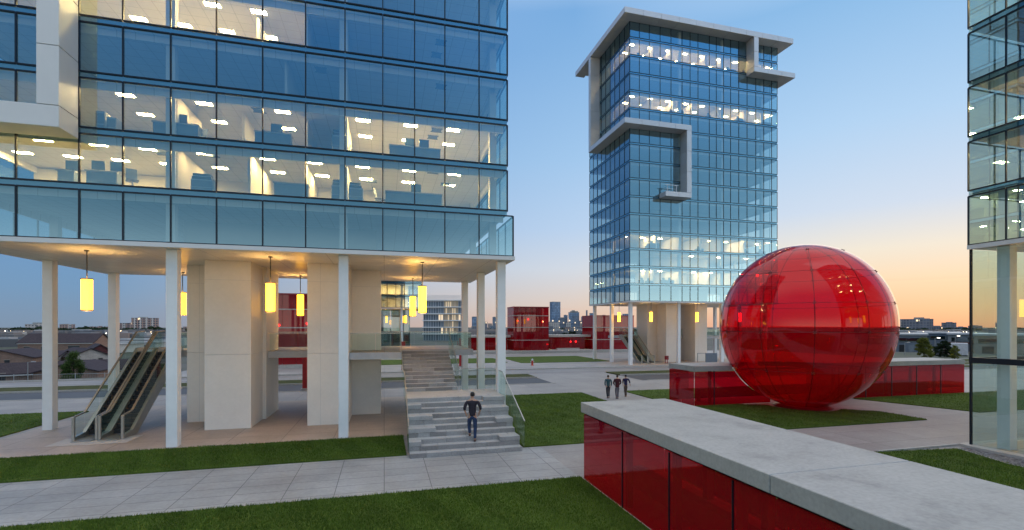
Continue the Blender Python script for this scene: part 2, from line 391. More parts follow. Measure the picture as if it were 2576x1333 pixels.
# grass blades on the lawns near enough to read as blades
def blades(polys):
    P = []; 
    for (poly, dens, hh) in polys:
        xs_ = [p[0] for p in poly]; ys_ = [p[1] for p in poly]
        n = int((max(xs_)-min(xs_))*(max(ys_)-min(ys_))*dens)
        p = np.stack([rng.uniform(min(xs_),max(xs_),n), rng.uniform(min(ys_),max(ys_),n)],1)
        p_ = p; cxy = np.array([np.mean(xs_),np.mean(ys_)]); p = cxy+(p-cxy)*(1-.035/np.maximum(np.abs(p-cxy),.3)*np.sign(1)*rng.uniform(0,1.5,(n,1)))
        ins = np.zeros(n,bool); j = len(poly)-1
        for i in range(len(poly)):
            xi,yi = poly[i]; xj,yj = poly[j]
            c = ((yi>p[:,1])!=(yj>p[:,1])) & (p[:,0] < (xj-xi)*(p[:,1]-yi)/((yj-yi)+1e-9)+xi)
            ins ^= c; j = i
        d = p[:,0]*ST+p[:,1]*CT; r = p[:,0]*CT-p[:,1]*ST
        ins &= (d > 1.5) & (np.abs(r/np.maximum(d,.1)) < 1.2) & (d*0.62 > 1.0)
        p = p_[ins]; clump = (np.sin(p[:,0]*1.7+np.sin(p[:,1]*1.3)*2)*np.sin(p[:,1]*2.1+np.sin(p[:,0]*.9)*2))
        P.append((p, hh*(1+.28*clump), clump))
    p = np.concatenate([a for a,_,_ in P]); hh = np.concatenate([b for _,b,_ in P]); cl = np.concatenate([c for _,_,c in P]); n = len(p)
    ang = rng.uniform(0,2*PI,n); w = rng.uniform(.006,.013,n); h = hh*rng.uniform(.6,1.3,n); ln = rng.uniform(.1,.8,n)*h; la = rng.uniform(0,2*PI,n)
    v = np.zeros((n,3,3)); dx = np.cos(ang)*w; dy = np.sin(ang)*w
    v[:,0] = np.stack([p[:,0]-dx,p[:,1]-dy,np.full(n,.045)],1); v[:,1] = np.stack([p[:,0]+dx,p[:,1]+dy,np.full(n,.045)],1)
    v[:,2] = np.stack([p[:,0]+np.cos(la)*ln,p[:,1]+np.sin(la)*ln,.045+h],1)
    pt = np.sin(p[:,0]*.55+1.3*np.sin(p[:,1]*.43))+np.sin(p[:,1]*.8+1.1*np.sin(p[:,0]*.37+2))
    return v, np.clip(.42+.10*pt+.16*cl+.10*np.sign(np.sin((p[:,0]+.35*p[:,1])*4.2))+rng.normal(0,.2,n),0,1)
def tris(name, v, tone, mat, parent=None):
    n = len(v); k = v.shape[1]; me = bpy.data.meshes.new(name)
    me.vertices.add(n*k); me.vertices.foreach_set('co', v.reshape(-1).astype(np.float32))
    me.loops.add(n*k); me.loops.foreach_set('vertex_index', np.arange(n*k,dtype=np.int32))
    me.polygons.add(n); me.polygons.foreach_set('loop_start', np.arange(0,n*k,k,dtype=np.int32)); 
    a = me.attributes.new('tone','FLOAT','FACE'); a.data.foreach_set('value', tone.astype(np.float32))
    me.update(calc_edges=True); me.validate()
    return link(name, me, M[mat], parent)
def rect(k):
    x0,x1,y0,y1 = lawns[k]; return [(x0,y0),(x1,y0),(x1,y1),(x0,y1)]
v, t = blades([([(-18,8.5),(6.0,8.5),(6.0,14.06),(-18,14.06)],1500,.06),([(-17,18.2),(.8,18.2),(.8,21.45),(-17,21.45)],1100,.06),
     (rect('stair_lawn'),420,.06),([(17.2,27.75),(32,27.75),(32,32.1),(17.2,32.1)],140,.06),([(-24,24),(-16.1,24),(-16.1,32.2),(-24,32.2)],260,.06),
     (lawns['sphere_lawn'],460,.06),(lawns['east_lawn'],260,.06),(lawns['lobby_lawn'],600,.065)])
tag(tris('grass', v, t, 'grass_blade'), 'short mown green grass blades growing over the lawns', 'grass', kind='stuff')

# ---------------------------------------------------------------- glass office towers
LEFT_U = [90,200,310,430,545,661,769,868,963,1043,1119,1205]
def area2(q):
    ps = [proj(*p) for p in q]
    if any(p is None for p in ps): return 0, False
    a = 0
    for i in range(4): a += ps[i][0]*ps[(i+1)%4][1]-ps[(i+1)%4][0]*ps[i][1]
    cx = sum(p[0] for p in ps)/4; cy = sum(p[1] for p in ps)/4
    inn = max(p[0] for p in ps) > 0 and min(p[0] for p in ps) < 2576 and max(p[1] for p in ps) > 0 and min(p[1] for p in ps) < 1333
    return abs(a)/2, inn
def tower(name, label, x0, y0, Wd, Dp, pitch, rows, fx, sy, lit, group=None, cap=100, faces=('front','left'), lobby=False, fb=.046, piers=True, wide_base=0, lightpos=None):
    T = thing(name, label, 'office building', (x0+Wd/2, y0+Dp/2, 0), 0, group)
    x1, y1 = x0+Wd, y0+Dp; zb0 = 8.06; wh = pitch-.23; top = zb0+rows*pitch
    wb = wide_base
    # soffit and fascia
    b = MB().box(x0-.02,x1+wb+.05,y0-.03,y1+.03,7.9,8.03); b.build('soffit', M['soffit_panel'], T)
    MB().box(x0-.05,x1+wb+.09,y0-.06,y0-.031,7.88,8.05).box(x0-.05,x0-.021,y0-.03,y1+.03,7.88,8.05).box(x1+wb+.051,x1+wb+.09,y0-.03,y1+.03,7.88,8.05).build('fascia', M['pale_silver'], T)
    # floors
    for k in range(1, rows):
        z = zb0+k*pitch-.23
        m = MB().box(x0+.12,x1-.12,y0+.12,y1-.12,z+.03,z+.20)
        m.box(x0+.10,x1-.10,y0+.32,y0+.42,z-.24,z+.029).box(x0+.32,x0+.42,y0+.43,y1-.43,z-.24,z+.029).box(x1-.42,x1-.32,y0+.43,y1-.43,z-.24,z+.029)
        m.build('floor_slab', M['ceiling_tile'], T)
    MB().box(x0+.02,x1-.02,y0+.02,y1-.02,top-.2,top+.05).box(x0,x1,y0,y0+.2,top+.05,top+.5).box(x0,x1,y1-.2,y1,top+.05,top+.5).box(x0,x0+.2,y0+.2,y1-.2,top+.05,top+.5).box(x1-.2,x1,y0+.2,y1-.2,top+.05,top+.5).build('roof', M['slab_grey'], T)
    MB().box(x0+6.2,x0+15.2,y0+5.2,y0+9.2,8.04,top-.21).build('core_wall', M['partition'], T)
    inc = [(x0+7.42,y0+.62),(x0+13.9,y0+.62),(x0+20.6,y0+1.0),(x0+.75,y0+5.8),(x0+20.6,y0+6.2)]
    for cx, cy in inc:
        if cx < x1-.3: MB().box(cx-.16,cx+.16,cy-.16,cy+.16,8.05,top-.22).build('interior_column', M['inner_white'], T)
    # spandrels
    for k in range(1, rows):
        z0 = zb0+k*pitch-.23+fb*.5; z1 = zb0+k*pitch-fb*.5
        m = MB()
        m.quad((x0,y0,z0),(x1,y0,z0),(x1,y0,z1),(x0,y0,z1)); m.quad((x0,y1,z0),(x0,y0,z0),(x0,y0,z1),(x0,y1,z1))
        m.quad((x1,y0,z0),(x1,y1,z0),(x1,y1,z1),(x1,y0,z1)); m.quad((x1,y1,z0),(x0,y1,z0),(x0,y1,z1),(x1,y1,z1))
        m.build('spandrel', M['glass_blue'], T)
        MB().box(x0+.05,x1-.05,y0+.05,y0+.09,z0-.02,z1+.02).box(x0+.05,x0+.09,y0+.091,y1-.091,z0-.02,z1+.02).box(x1-.09,x1-.05,y0+.091,y1-.091,z0-.02,z1+.02).build('spandrel_backing', M['spandrel'], T)
    # windows: the ones that show largest are parts of their own
    cand = []
    def faces_of():
        fxx = sorted(set(fx)); 
        for k in range(rows):
            zz = zb0+k*pitch
            ex = wb if k == 0 else 0
            f2 = fxx[:-1]+[fxx[-1]+ex]
            for i in range(len(f2)-1): yield ('front', k, (f2[i],y0,zz), (f2[i+1],y0,zz))
            for i in range(len(sy)-1):
                yield ('left', k, (x0,sy[i+1],zz), (x0,sy[i],zz))
                yield ('right', k, (x1+ex,sy[i],zz), (x1+ex,sy[i+1],zz))
            for i in range(len(f2)-1): yield ('back', k, (f2[i+1],y1,zz), (f2[i],y1,zz))
    for fc, k, a, c in faces_of():
        q = [a,c,(c[0],c[1],c[2]+wh),(a[0],a[1],a[2]+wh)]
        ar, inn = area2(q)
        cand.append((ar if (inn and fc in faces) else -1, fc, k, a, c))
    cand.sort(key=lambda t: -t[0])
    cache = {}
    rp = MB(); rf = MB()
    nrm = {'front':(0,-1),'back':(0,1),'left':(-1,0),'right':(1,0)}
    def frame(mb, a, c, zz, fc):
        n = nrm[fc]; e = .03
        def seg(p, q, za, zb_):
            lo = [min(p[0],q[0]),min(p[1],q[1])]; hi = [max(p[0],q[0]),max(p[1],q[1])]
            if n[0]: lo[0] = a[0]-.03; hi[0] = a[0]+.03; lo[0 if n[0]<0 else 0] += n[0]*.02; hi[0] += n[0]*.02
            else: lo[1] = a[1]-.03+n[1]*.02; hi[1] = a[1]+.03+n[1]*.02
            mb.box(lo[0],hi[0],lo[1],hi[1],za,zb_)
        d = (Vector(c)-Vector(a)); L = d.length; d = d/L
        P = lambda t: (a[0]+d.x*t, a[1]+d.y*t)
        w = fb*.55
        seg(P(0.001),P(w),zz,zz+wh); seg(P(L-w),P(L-.001),zz,zz+wh)
        seg(P(w),P(L-w),zz-.02,zz+fb*.7); seg(P(w),P(L-w),zz+wh-fb*.7,zz+wh+.02)
    cnt = 0
    for ar, fc, k, a, c in cand:
        if ar > 0 and cnt < cap:
            key = (fc, round(abs(c[0]-a[0]),4), round(abs(c[1]-a[1]),4)); cnt += 1
            gm = 'glass_corner' if (wb and k == 0 and fc == 'right') else 'glass_blue'
            if key not in cache:
                o = Vector(a)
                R = lambda p: (p[0]-o.x,p[1]-o.y,p[2]-o.z)
                m = MB().quad(R(a),R(c),R((c[0],c[1],c[2]+wh)),R((a[0],a[1],a[2]+wh)))
                pane = m.build('window', M[gm], T, local=True)
                f = MB(); frame(f, (0,0,0), R(c), 0, fc); fr = f.build('frame', M['mullion'], pane, local=True)
                cache[key] = (pane, fr)
            else:
                p0, f0 = cache[key]; pane = p0.copy(); C.objects.link(pane); pane.parent = T
                f = f0.copy(); C.objects.link(f); f.parent = pane
            pane.location = Vector(a)-W[T]
        else:
            rp.quad(a,c,(c[0],c[1],c[2]+wh),(a[0],a[1],a[2]+wh)); frame(rf,a,c,a[2],fc)
    if rp.v:
        o = rp.build('window', M['glass_blue'], T); o['kind'] = 'stuff'
        o2 = rf.build('window_frame', M['mullion'], T); o2['kind'] = 'stuff'
    # ceiling lights on the floors that are lit
    lm = {}
    for k, spans in lit.items():
        zc = zb0+(k+1)*pitch-.20 if k < rows-1 else top-.2
        for (xa, xb, mat, step) in spans:
            for yy in (lightpos or (y0+1.25, y0+3.1)):
                x = xa+.5
                while x < xb:
                    if mat not in lm: lm[mat] = MB().quad((-.29,.13,-.004),(.29,.13,-.004),(.29,-.13,-.004),(-.29,-.13,-.004)).build('ceiling_light', M[mat], T, local=True); o = lm[mat]
                    else: o = lm[mat].copy(); C.objects.link(o); o.parent = T
                    o.location = Vector((x+random.uniform(-.06,.06), yy, zc))-W[T]
                    x += step
    # ground storey
    cols = [(x0+.5,y0+.75),(x0+7.42,y0+.75),(x0+13.9,y0+.65),(x0+20.95,y0+.75),(x0+.5,y0+5.85),(x0+.5,y0+11.3),(x0+20.95,y0+5.6),(x0+20.9,y0+10.9),(x0+13.9,y0+11.3)]
    if not lobby:
        for i, (cx, cy) in enumerate(cols):
            if cx < x1+.2: MB().box(cx-.2,cx+.2,cy-.2,cy+.2,-.02,7.9).build('column', M['column_white'], T, bevel=.015)
    if piers:
        for (a,b_,c,d) in ((7.55,9.5,3.75,6.0),(6.05,9.66,6.02,9.0),(12.0,13.9,3.6,6.0),(12.0,15.42,6.02,9.0)):
            MB().box(x0+a,x0+b_,y0+c,y0+d,-.02,3.49).box(x0+a+.012,x0+b_-.012,y0+c+.012,y0+d-.012,3.49,3.51).box(x0+a,x0+b_,y0+c,y0+d,3.51,7.9).build('pier', M['white_panel'], T, bevel=.01)
        # raised walkway
        dk = MB()
        for (a,b_,c,d) in ((2.9,6.03,8.55,11.8),(6.03,9.68,9.02,11.8),(9.68,11.98,6.3,11.8),(11.98,15.44,9.02,11.8),(15.44,20.6,6.1,11.8),(13.92,16.46,3.75,6.1)):
            dk.box(x0+a,x0+b_,y0+c,y0+d,3.16,3.5)
        dk.build('walkway_deck', M['fascia'], T)
        db = MB()
        for (a,b_,c,d) in ((2.95,6.03,8.6,11.75),(6.03,9.66,9.05,11.75),(9.7,11.96,6.35,11.75),(11.98,15.42,9.05,11.75),(15.46,20.55,6.15,11.75),(13.95,16.43,3.8,6.15)):
            db.box(x0+a,x0+b_,y0+c,y0+d,3.5,3.515)
        db.build('walkway_floor', M['warm_tiles'], T)
        runs = [((4.85,8.6),(6.03,8.6)),((2.95,11.75),(20.5,11.75)),((9.72,6.36),(11.96,6.36)),((13.95,3.82),(16.4,3.82)),((19.15,6.16),(20.5,6.16)),((20.5,6.16),(20.5,11.75))]
        for (p, q) in runs:
            rl = MB(); tp = MB()
            L = math.hypot(q[0]-p[0],q[1]-p[1]); n = max(1,round(L/1.5))
            for i in range(n):
                ta = (i+.015)/n; tb = (i+.985)/n
                A = (x0+p[0]+(q[0]-p[0])*ta,y0+p[1]+(q[1]-p[1])*ta); B = (x0+p[0]+(q[0]-p[0])*tb,y0+p[1]+(q[1]-p[1])*tb)
                rl.quad((*A,3.52),(*B,3.52),(*B,4.46),(*A,4.46))
            tp.bar((x0+p[0],y0+p[1],4.475),(x0+q[0],y0+q[1],4.475),.04,.03)
            r = rl.build('walkway_balustrade', M['glass_rail'], T); tp.build('top_rail', M['steel'], r)
    return T

lx = [-15.6,-14.2,-12.85]+[xat(u,21.3) for u in LEFT_U[1:]]+[5.47]
lx = sorted(lx)
lsy = [21.3+i*11.9/8 for i in range(9)]
OL, OD = 'office_light', 'office_light_dim'
left = tower('glass_tower', 'big near glass office block on white columns, filling the upper left', -15.6, 21.3, 21.07, 11.9, 2.085, 16, lx, lsy,
  {1:[(-15,-8.4,OL,1.75),(-7.7,-5.6,OD,2.5),(-5.3,-1.9,OL,1.9),(-1.4,5.2,OL,2.05)], 2:[(-10.6,-2.2,OD,2.9),(-1.4,5.2,OL,2.05)], 4:[(-10.9,-3.6,OL,1.75)], 6:[(-10.8,-4,OL,2.0)]},
  'glass office towers', faces=('front','right'), wide_base=.28, fb=.042)
# partitions inside the lit storeys
for k, spec in ((1,((-8.05,21.9,25.9),(-5.4,21.9,25.9),(-1.62,21.9,26.4),(-3.35,22.8,26.4))),(2,((-8.05,21.9,24.6),(-5.9,23.0,26.4),(-1.62,21.9,26.4),(-3.35,22.9,26.4))),(4,((-5.3,22.9,26.4),(-3.2,21.9,26.4),(-1.62,21.9,26.4))),(3,((-4.0,21.9,26.4),(-1.62,21.9,26.4)))):
    z0 = 8.06+k*2.085-.02; z1 = z0+1.86
    for (x, ya, yb) in spec: MB().box(x-.05,x+.05,ya,yb,z0,z1).build('partition_wall', M['partition'], left)
    MB().box(-15.3,-9.5,26.42,26.5,z0,z1).build('partition_wall', M['partition'], left); MB().box(.2,5.2,29.5,29.6,z0,z1).build('partition_wall', M['partition'], left)
for k, x, y in ((1,-8.9,22.9),(1,-7.0,22.6),(1,3.0,24.2),(1,2.2,22.4),(2,2.4,22.7),(2,-5.2,22.6),(1,-.6,24.6),(2,2.3,23.6),(3,2.6,22.7),(4,2.6,22.7),(4,2.5,23.8),(5,-5.4,22.4),(3,-2.7,22.6)):
    m = MB(); zc = 8.06+(k+1)*2.085-.23
    for i in range(4): m.box(x-.22,x+.22,y-.17+i*.1,y-.13+i*.1,zc-.012,zc+.02)
    m.box(x-.26,x+.26,y-.22,y-.19,zc-.016,zc+.02).box(x-.26,x+.26,y+.19,y+.22,zc-.016,zc+.02)
    m.build('air_vent', M['desk_grey'], left)
# projecting white frame
m = MB()
for k in range(14):
    z = 12.52+k*2.085; m.box(-11.6,-10.95,20.14,21.24,z,z+2.065)
m.box(-18.0,-10.95,20.14,21.24,11.76,12.5)
m.build('projecting_frame', M['pale_silver'], left, bevel=.012)

tx = [xat(1431+.2514*c,53.5) for c in (607,705,805,913,1022,1133,1213,1292,1405,1475,1548,1618,1700,1783,1870,1950,2028,2090)]
tx[0] = 29.5; tx[-1] = 51.8
tsy = [53.5+i*12/9 for i in range(10)]
TP = 2.19
tl = {k:[(30.0,51.5,'tower_light',2.6)] for k in (1,3,11,14)}
tl[2] = [(40,51,'tower_light',4.5)]
twr = tower('glass_tower', 'sixteen storey glass tower wrapped by a silver ribbon, behind the red sphere', 29.5, 53.5, 22.3, 12.0, TP, 16, tx, tsy, tl, 'glass office towers', fb=.038)
for k, px in ((1,(33.2,36.9,41.5,44.9)),(3,(33.6,36.9,40.2,43.3,47.0)),(11,(32.8,36.1,38.9,43,47)),(14,(33.2,35.8,40.9,43.6,48.3))):
    z0 = 8.06+k*TP-.02
    for x in px: MB().box(x-.06,x+.06,54.1,58.6,z0,z0+1.95).build('partition_wall', M['inner_white'], twr)
    for i in range(5):
        x = random.uniform(30.3,50.5); w = random.uniform(.5,1.5); h = random.uniform(.45,.9)
        MB().box(x,x+w,54.2,54.8,z0,z0+h).box(x+.1,x+.4,54.3,54.4,z0+h,z0+h+.3).build('counter', M['desk_grey'], twr)
# ribbon: one run of panelled silver boxes per stretch
def ribbon(parts, name='ribbon'):
    for (x0,x1,y0,y1,z0,z1) in parts:
        L = [x1-x0,y1-y0,z1-z0]; ax = L.index(max(L)); n = max(1,round(L[ax]/2.4)); m = MB()
        for i in range(n):
            lo = [x0,y0,z0]; hi = [x1,y1,z1]; lo[ax] += L[ax]*i/n+(.012 if i else 0); hi[ax] = [x0,y0,z0][ax]+L[ax]*(i+1)/n
            m.box(lo[0],hi[0],lo[1],hi[1],lo[2],hi[2])
        m.build(name, M['silver'], twr, bevel=.02)
ribbon([(28,53.0,52,53.44,42.75,43.45),(28,29.44,53.46,67.4,42.75,43.45),(28,29.44,61.9,62.55,30.1,42.74),(28,29.44,53.46,62.55,29.45,30.09),(28,37.3,52,53.44,29.45,30.1),
        (36.62,37.3,52,53.44,21.62,29.44),(33.6,37.3,52,53.44,21.0,21.61),(46.7,47.4,52,53.44,38.86,42.74),(46.7,53.3,52,53.44,38.2,38.85),(51.86,53.0,53.46,66.8,42.75,43.45),(51.86,53.3,53.46,65,38.2,38.85),(29.46,51.85,65.55,66.8,42.75,43.45)])
m = MB()
for x in (34.2,35.5): m.bar((x,52.6,21.6),(x,52.6,22.55),.06)
m.bar((33.9,52.6,22.57),(35.8,52.6,22.57),.07).bar((34.2,52.6,22.1),(35.5,52.6,22.1),.04).bar((34.2,52.6,21.9),(34.2,53.3,22.5),.04)
m.build('balcony_rail', M['silver'], twr)
m = MB().box(36,47,56,62,43.2,44.4); m.build('roof_plant', M['fascia'], twr)

rsy = [1.75+i*11.9/10 for i in range(11)]
rx = [22.5+i*1.5 for i in range(15)]
right = tower('glass_tower', 'glass office block with a glazed ground floor lobby beside gravel strip', 22.5, 1.75, 21.0, 11.9, 2.16, 13, rx, rsy, {1:[(23.6,33,OD,2.6)],2:[(24.0,33,OD,3.6)],4:[(23.6,33,OD,3.1)]}, 'glass office towers', cap=24, faces=('left',), lobby=True, piers=False, fb=.03, lightpos=(8.6,10.4,12.3))
ydx = [13.60,12.55,11.35,9.9,8.4,6.9,5.4,3.9,2.4]
for i in range(len(ydx)-1):
    for z0, z1 in ((.14,3.36),(3.6,7.86)):
        p = MB().quad((22.58,ydx[i],z0),(22.58,ydx[i+1],z0),(22.58,ydx[i+1],z1),(22.58,ydx[i],z1)).build('lobby_window', M['glass_lobby'], right)
m = MB()
for y in (13.62,11.35,8.4,5.4,2.4): m.box(22.53,22.62,y-.03,y+.03,.12,7.88)
m.build('lobby_mullion', M['mullion'], right)
MB().box(22.50,22.66,1.8,13.65,3.37,3.59).box(22.66,43,13.53,13.62,3.37,3.59).build('lobby_transom', M['mullion'], right)
m = MB()
for i in range(8): m.quad((22.6+i*2.4,13.6,.14),(25+i*2.4,13.6,.14),(25+i*2.4,13.6,3.36),(22.6+i*2.4,13.6,3.36)).quad((22.6+i*2.4,13.6,3.6),(25+i*2.4,13.6,3.6),(25+i*2.4,13.6,7.86),(22.6+i*2.4,13.6,7.86))
o = m.build('lobby_window', M['glass_lobby'], right); 
MB().prism([(22.2,1.8),(43,1.8),(43,13.9),(22.35,13.9),(22.2,13.4)],-.05,.12).build('plinth', M['kerb'], right)
for (cx, cy) in ((23.05,12.75),(23.05,7.2),(29.9,12.9),(36.5,12.9),(43.0,12.9),(23.05,2.3)): MB().box(cx-.2,cx+.2,cy-.2,cy+.2,.12,7.9).build('column', M['column_white'], right, bevel=.015)
pl = [(27.7+4.3*math.cos(a), 8.6+4.3*math.sin(a)) for a in np.linspace(.5*PI,1.5*PI,22)]
MB().prism(pl+[(36,4.3),(36,12.9)], .13, .36).build('lobby_platform', M['inner_white'], right)
MB().box(22.7,42.9,1.9,13.45,.119,.128).build('lobby_floor', M['warm_tiles'], right)
MB().box(31,41,4.5,9.5,.12,7.9).build('core_wall', M['white_panel'], right)

fx4 = [-11+i*1.435 for i in range(13)]
fs4 = [83.5+i*11.5/8 for i in range(9)]
far = tower('glass_tower', 'distant dark glass block seen between the pier and the paired yellow lamps', -11, 83.5, 17.22, 11.5, 2.2, 9, fx4, fs4, {1:[(-2,4,OL,1.6)],0:[(1,5.5,OD,1.6)]}, 'glass office towers', cap=36, faces=('front','right'), piers=False, fb=.085)
for (a,b_,c,d) in ((-8.5,-6,88,91),(1.4,4.2,87.5,91)): MB().box(a,b_,c,d,0,7.9).build('pier', M['white_panel'], far)
m = MB()
for i in range(7): m.quad((4.3+0*i,84.2+i*1.5,.1),(4.3,85.6+i*1.5,.1),(4.3,85.6+i*1.5,7.8),(4.3,84.2+i*1.5,7.8))
for i in range(3): m.quad((-.6+i*1.7,86.5,.1),(1+i*1.7,86.5,.1),(1+i*1.7,86.5,7.8),(-.6+i*1.7,86.5,7.8))
m.build('lobby_glazing', M['glass_dark'], far)

# ---------------------------------------------------------------- pendant lamps
def ring(x, y, z0, z1, r, n=20):
    return MB().add([(x+q*math.cos(2*PI*i/n),y+q*math.sin(2*PI*i/n),z) for q,z in ((r,z0),(r,z1),(r-.03,z1),(r-.03,z0)) for i in range(n)],[(k*n+i,k*n+(i+1)%n,((k+1)%4)*n+(i+1)%n,((k+1)%4)*n+i) for k in range(4) for i in range(n)])
def pendant(x, y, label, top=7.9, zb=5.46):
    t = thing('pendant_lamp', label, 'lamp', (x,y,zb), 0, 'tall yellow pendant lamps')
    zt = zb+1.28; r = .185
    n = 20; m = MB(); m.add([(x+r*math.cos(2*PI*i/n),y+r*math.sin(2*PI*i/n),z) for z in (zb+.03,zt-.03) for i in range(n)],[(i,(i+1)%n,n+(i+1)%n,n+i) for i in range(n)])
    m.build('lamp_shade', M['pendant_glow'], t)
    MB().lathe([(.13,zt-.10),(.13,zt-.085)],x,y,14).lathe([(.11,zb+.12),(.11,zb+.13)],x,y,14).build('bulb', M['bulb_glow'], t)
    ring(x,y,zt-.03,zt+.02,r+.015).build('top_ring', M['bronze_rail'], t)
    ring(x,y,zb-.01,zb+.03,r+.015).build('bottom_ring', M['bronze_rail'], t)
    MB().tube((x,y,zt-.08),(x,y,top),.022).lathe([(.09,top-.04),(.09,top-.001)],x,y,12).build('rod', M['dark'], t)
    return t
LN = {(0,0):'yellow pendant lamp above the escalators, hung nearest the front edge',(1,0):'yellow pendant lamp hung in front of the gap between the two piers',(2,0):'taller of two overlapping yellow lamps above the stone stairs',
      (0,1):'yellow pendant lamp half hidden behind the front column right of the escalators',(1,1):'yellow pendant lamp before the tall red pavilion, touching the second pier',(2,1):'shorter of two overlapping yellow lamps above the stone stairs'}
for i, x in enumerate((-11.62,-4.85,1.76)):
    for j, y in enumerate((23.1,30.9)): pendant(x + (.6 if (i,j) == (0,1) else 0), y, LN[(i,j)])
TN = ['small yellow pendant lamp in front of the far red pavilion, by the tower escalator','small yellow pendant lamp under the ribboned tower left of its pier','small yellow pendant lamp under the ribboned tower between its two piers']
pendant(30.6, 58.4, TN[0]); pendant(33.5, 55.2, TN[1]); pendant(40.4, 55.2, TN[2])
for x, y, n in ((47.2,55.2,'yellow pendant lamp under the ribboned tower hidden behind the red sphere'),(24.6,10.9,'faint yellow pendant lamp glowing inside the glazed lobby'),
                (27.5,8.5,'added yellow pendant lamp brightening the glazed lobby by the white core'),(27.5,12.0,'added yellow pendant lamp brightening the lobby along its far glass wall'),(.4,86.9,'lowest tiny yellow lamp in the dark distant block'),(3.0,85.2,'tiny yellow lamp of a close pair in the dark distant block, left one'),(3.6,84.8,'tiny yellow lamp of a close pair in the dark distant block, right one')):  # the two deeper lobby pendants are added to brighten its floor
    pendant(x, y, n, 7.9)

# ---------------------------------------------------------------- escalators
def escalator(x, y, label, w=.82, group='escalators up to the walkway'):
    t = thing('escalator', label, 'escalator', (x,y,0), 0, group)
    up = [(.0,.14),(.75,.20),(5.35,3.66),(6.1,3.66)]
    lowr = [(6.1,3.16),(5.55,3.06),(1.15,.02),(.0,.02)]
    for sx in (0, w):
        MB().extr(up+lowr,'x',sx-.055,sx+.055).build('side_skirt', M['steel'], t, local=True)
        g = MB(); pts = [(.06,.15,1.0),(.78,.22,1.08),(5.30,3.63,4.52),(6.1,3.67,4.56)]
        for i in range(3):
            a, b = pts[i], pts[i+1]
            n = 1 if i != 1 else 4
            for j in range(n):
                ta, tb = j/n+.004, (j+1)/n-.004
                L = lambda t, k: a[k]+(b[k]-a[k])*t
                g.quad((sx,L(ta,0),L(ta,1)),(sx,L(tb,0),L(tb,1)),(sx,L(tb,0),L(tb,2)),(sx,L(ta,0),L(ta,2)))
        g.build('glass_side', M['glass_rail'], t, local=True)
        h = MB(); 
        for i in range(3): h.bar((sx,pts[i][0],pts[i][2]+.02),(sx,pts[i+1][0],pts[i+1][2]+.02),.075,.05)
        h.build('handrail', M['bronze_rail'], t, local=True)
        MB().box(sx-.05,sx+.05,-.04,.055,0,1.03).build('newel', M['steel'], t, bevel=.01, local=True)
        MB().bar((sx-.0,.06,.165),(sx,.75,.235),.13,.035).bar((sx,.75,.235),(sx,5.35,3.69),.13,.035).bar((sx,5.35,3.69),(sx,6.1,3.69),.13,.035).build('trim', M['steel'], t, local=True)
    MB().box(.06,w-.06,-.3,.95,.0,.06).build('comb_plate', M['steel'], t, local=True)
    for i in range(19):
        yy = .95+i*.235; zz = .22+i*.177
        MB().box(.06,w-.06,yy,yy+.25,zz-.14,zz+.06,random.random()).build('step', M['step_metal'], t, local=True)
    MB().box(.06,w-.06,5.4,6.1,3.3,3.52).build('top_plate', M['steel'], t, local=True)
    return t
escalator(-12.55, 24.0, 'outer left escalator rising to the raised walkway beside the corner columns')
escalator(-11.62, 24.0, 'inner escalator of the near pair, on the side towards the square piers')
escalator(32.4, 55.6, 'small far escalator under the ribboned tower, left of its pair')
escalator(33.4, 55.6, 'small far escalator under the ribboned tower, right of its pair')
struct(MB().box(-13.1,-10.3,23.2,24.6,-.02,.018).build('concrete_pad', M['kerb']))

# ---------------------------------------------------------------- stone stair
st = thing('stone_staircase', 'broad grey stone staircase of irregular blocks with a man climbing it', 'staircase', (3,17.7,0))
def step(x0, x1, y, run, z, rise, zb, blocks=(), tones=(.12,.25,.3,.36,.4,.45,.5)):
    m = MB(); x = x0
    while x < x1-.02:
        L = random.uniform(.35,1.5); xe = min(x1, x+L)
        if x1-xe < .25: xe = x1
        tn = random.choice(tones)
        m.box(x,xe-.004,y,y+run+.05,max(zb,z-rise*2.2),z,tn); m.t[-5] = .74+random.uniform(-.05,.05); x = xe  # tread face painted paler than the riser, as the sky lights it
    for a,b,h in blocks: m.box(a,b,y-.012,y+run+.02,z+.001,z+h,random.uniform(.35,.6)); m.t[-5] = .78
    return m
R1, RN1 = .173, .35
BL = {1:[(4.35,5.16,R1*1.0),(.89,1.35,R1)],2:[],3:[(.89,1.95,R1)],4:[(4.45,5.16,R1)],5:[(.89,1.9,R1)],6:[(3.9,5.16,R1)],8:[(4.2,5.16,R1)],7:[(.89,1.5,R1*.98)]}
for i in range(10):
    step(.9,5.15,17.7+i*RN1,RN1,R1*(i+1),R1,0,BL.get(i,())).build('step', M['stone_step'], st, bevel=.012)
MB().box(.9,5.15,21.2,23.05,1.40,1.735,.75).build('landing', M['kerb'], st, bevel=.01)
R2 = (3.5-1.735)/11; RN2 = 3.75/11
for i in range(11):
    step(.95,3.45,23.0+i*RN2,RN2+.02,1.735+R2*(i+1)-(.012 if i==10 else 0),R2,1.735+R2*i-.5,(),(0,.08,.15,.25,.33,.42)).build('step', M['stone_step'], st, bevel=.012)
MB().extr([(17.75,0),(21.2,1.4),(23.0,1.4),(26.9,3.1),(26.9,2.8),(23.4,1.0),(21.2,.9),(20.2,0)],'x',1.0,1.12).build('stringer', M['fascia'], st)
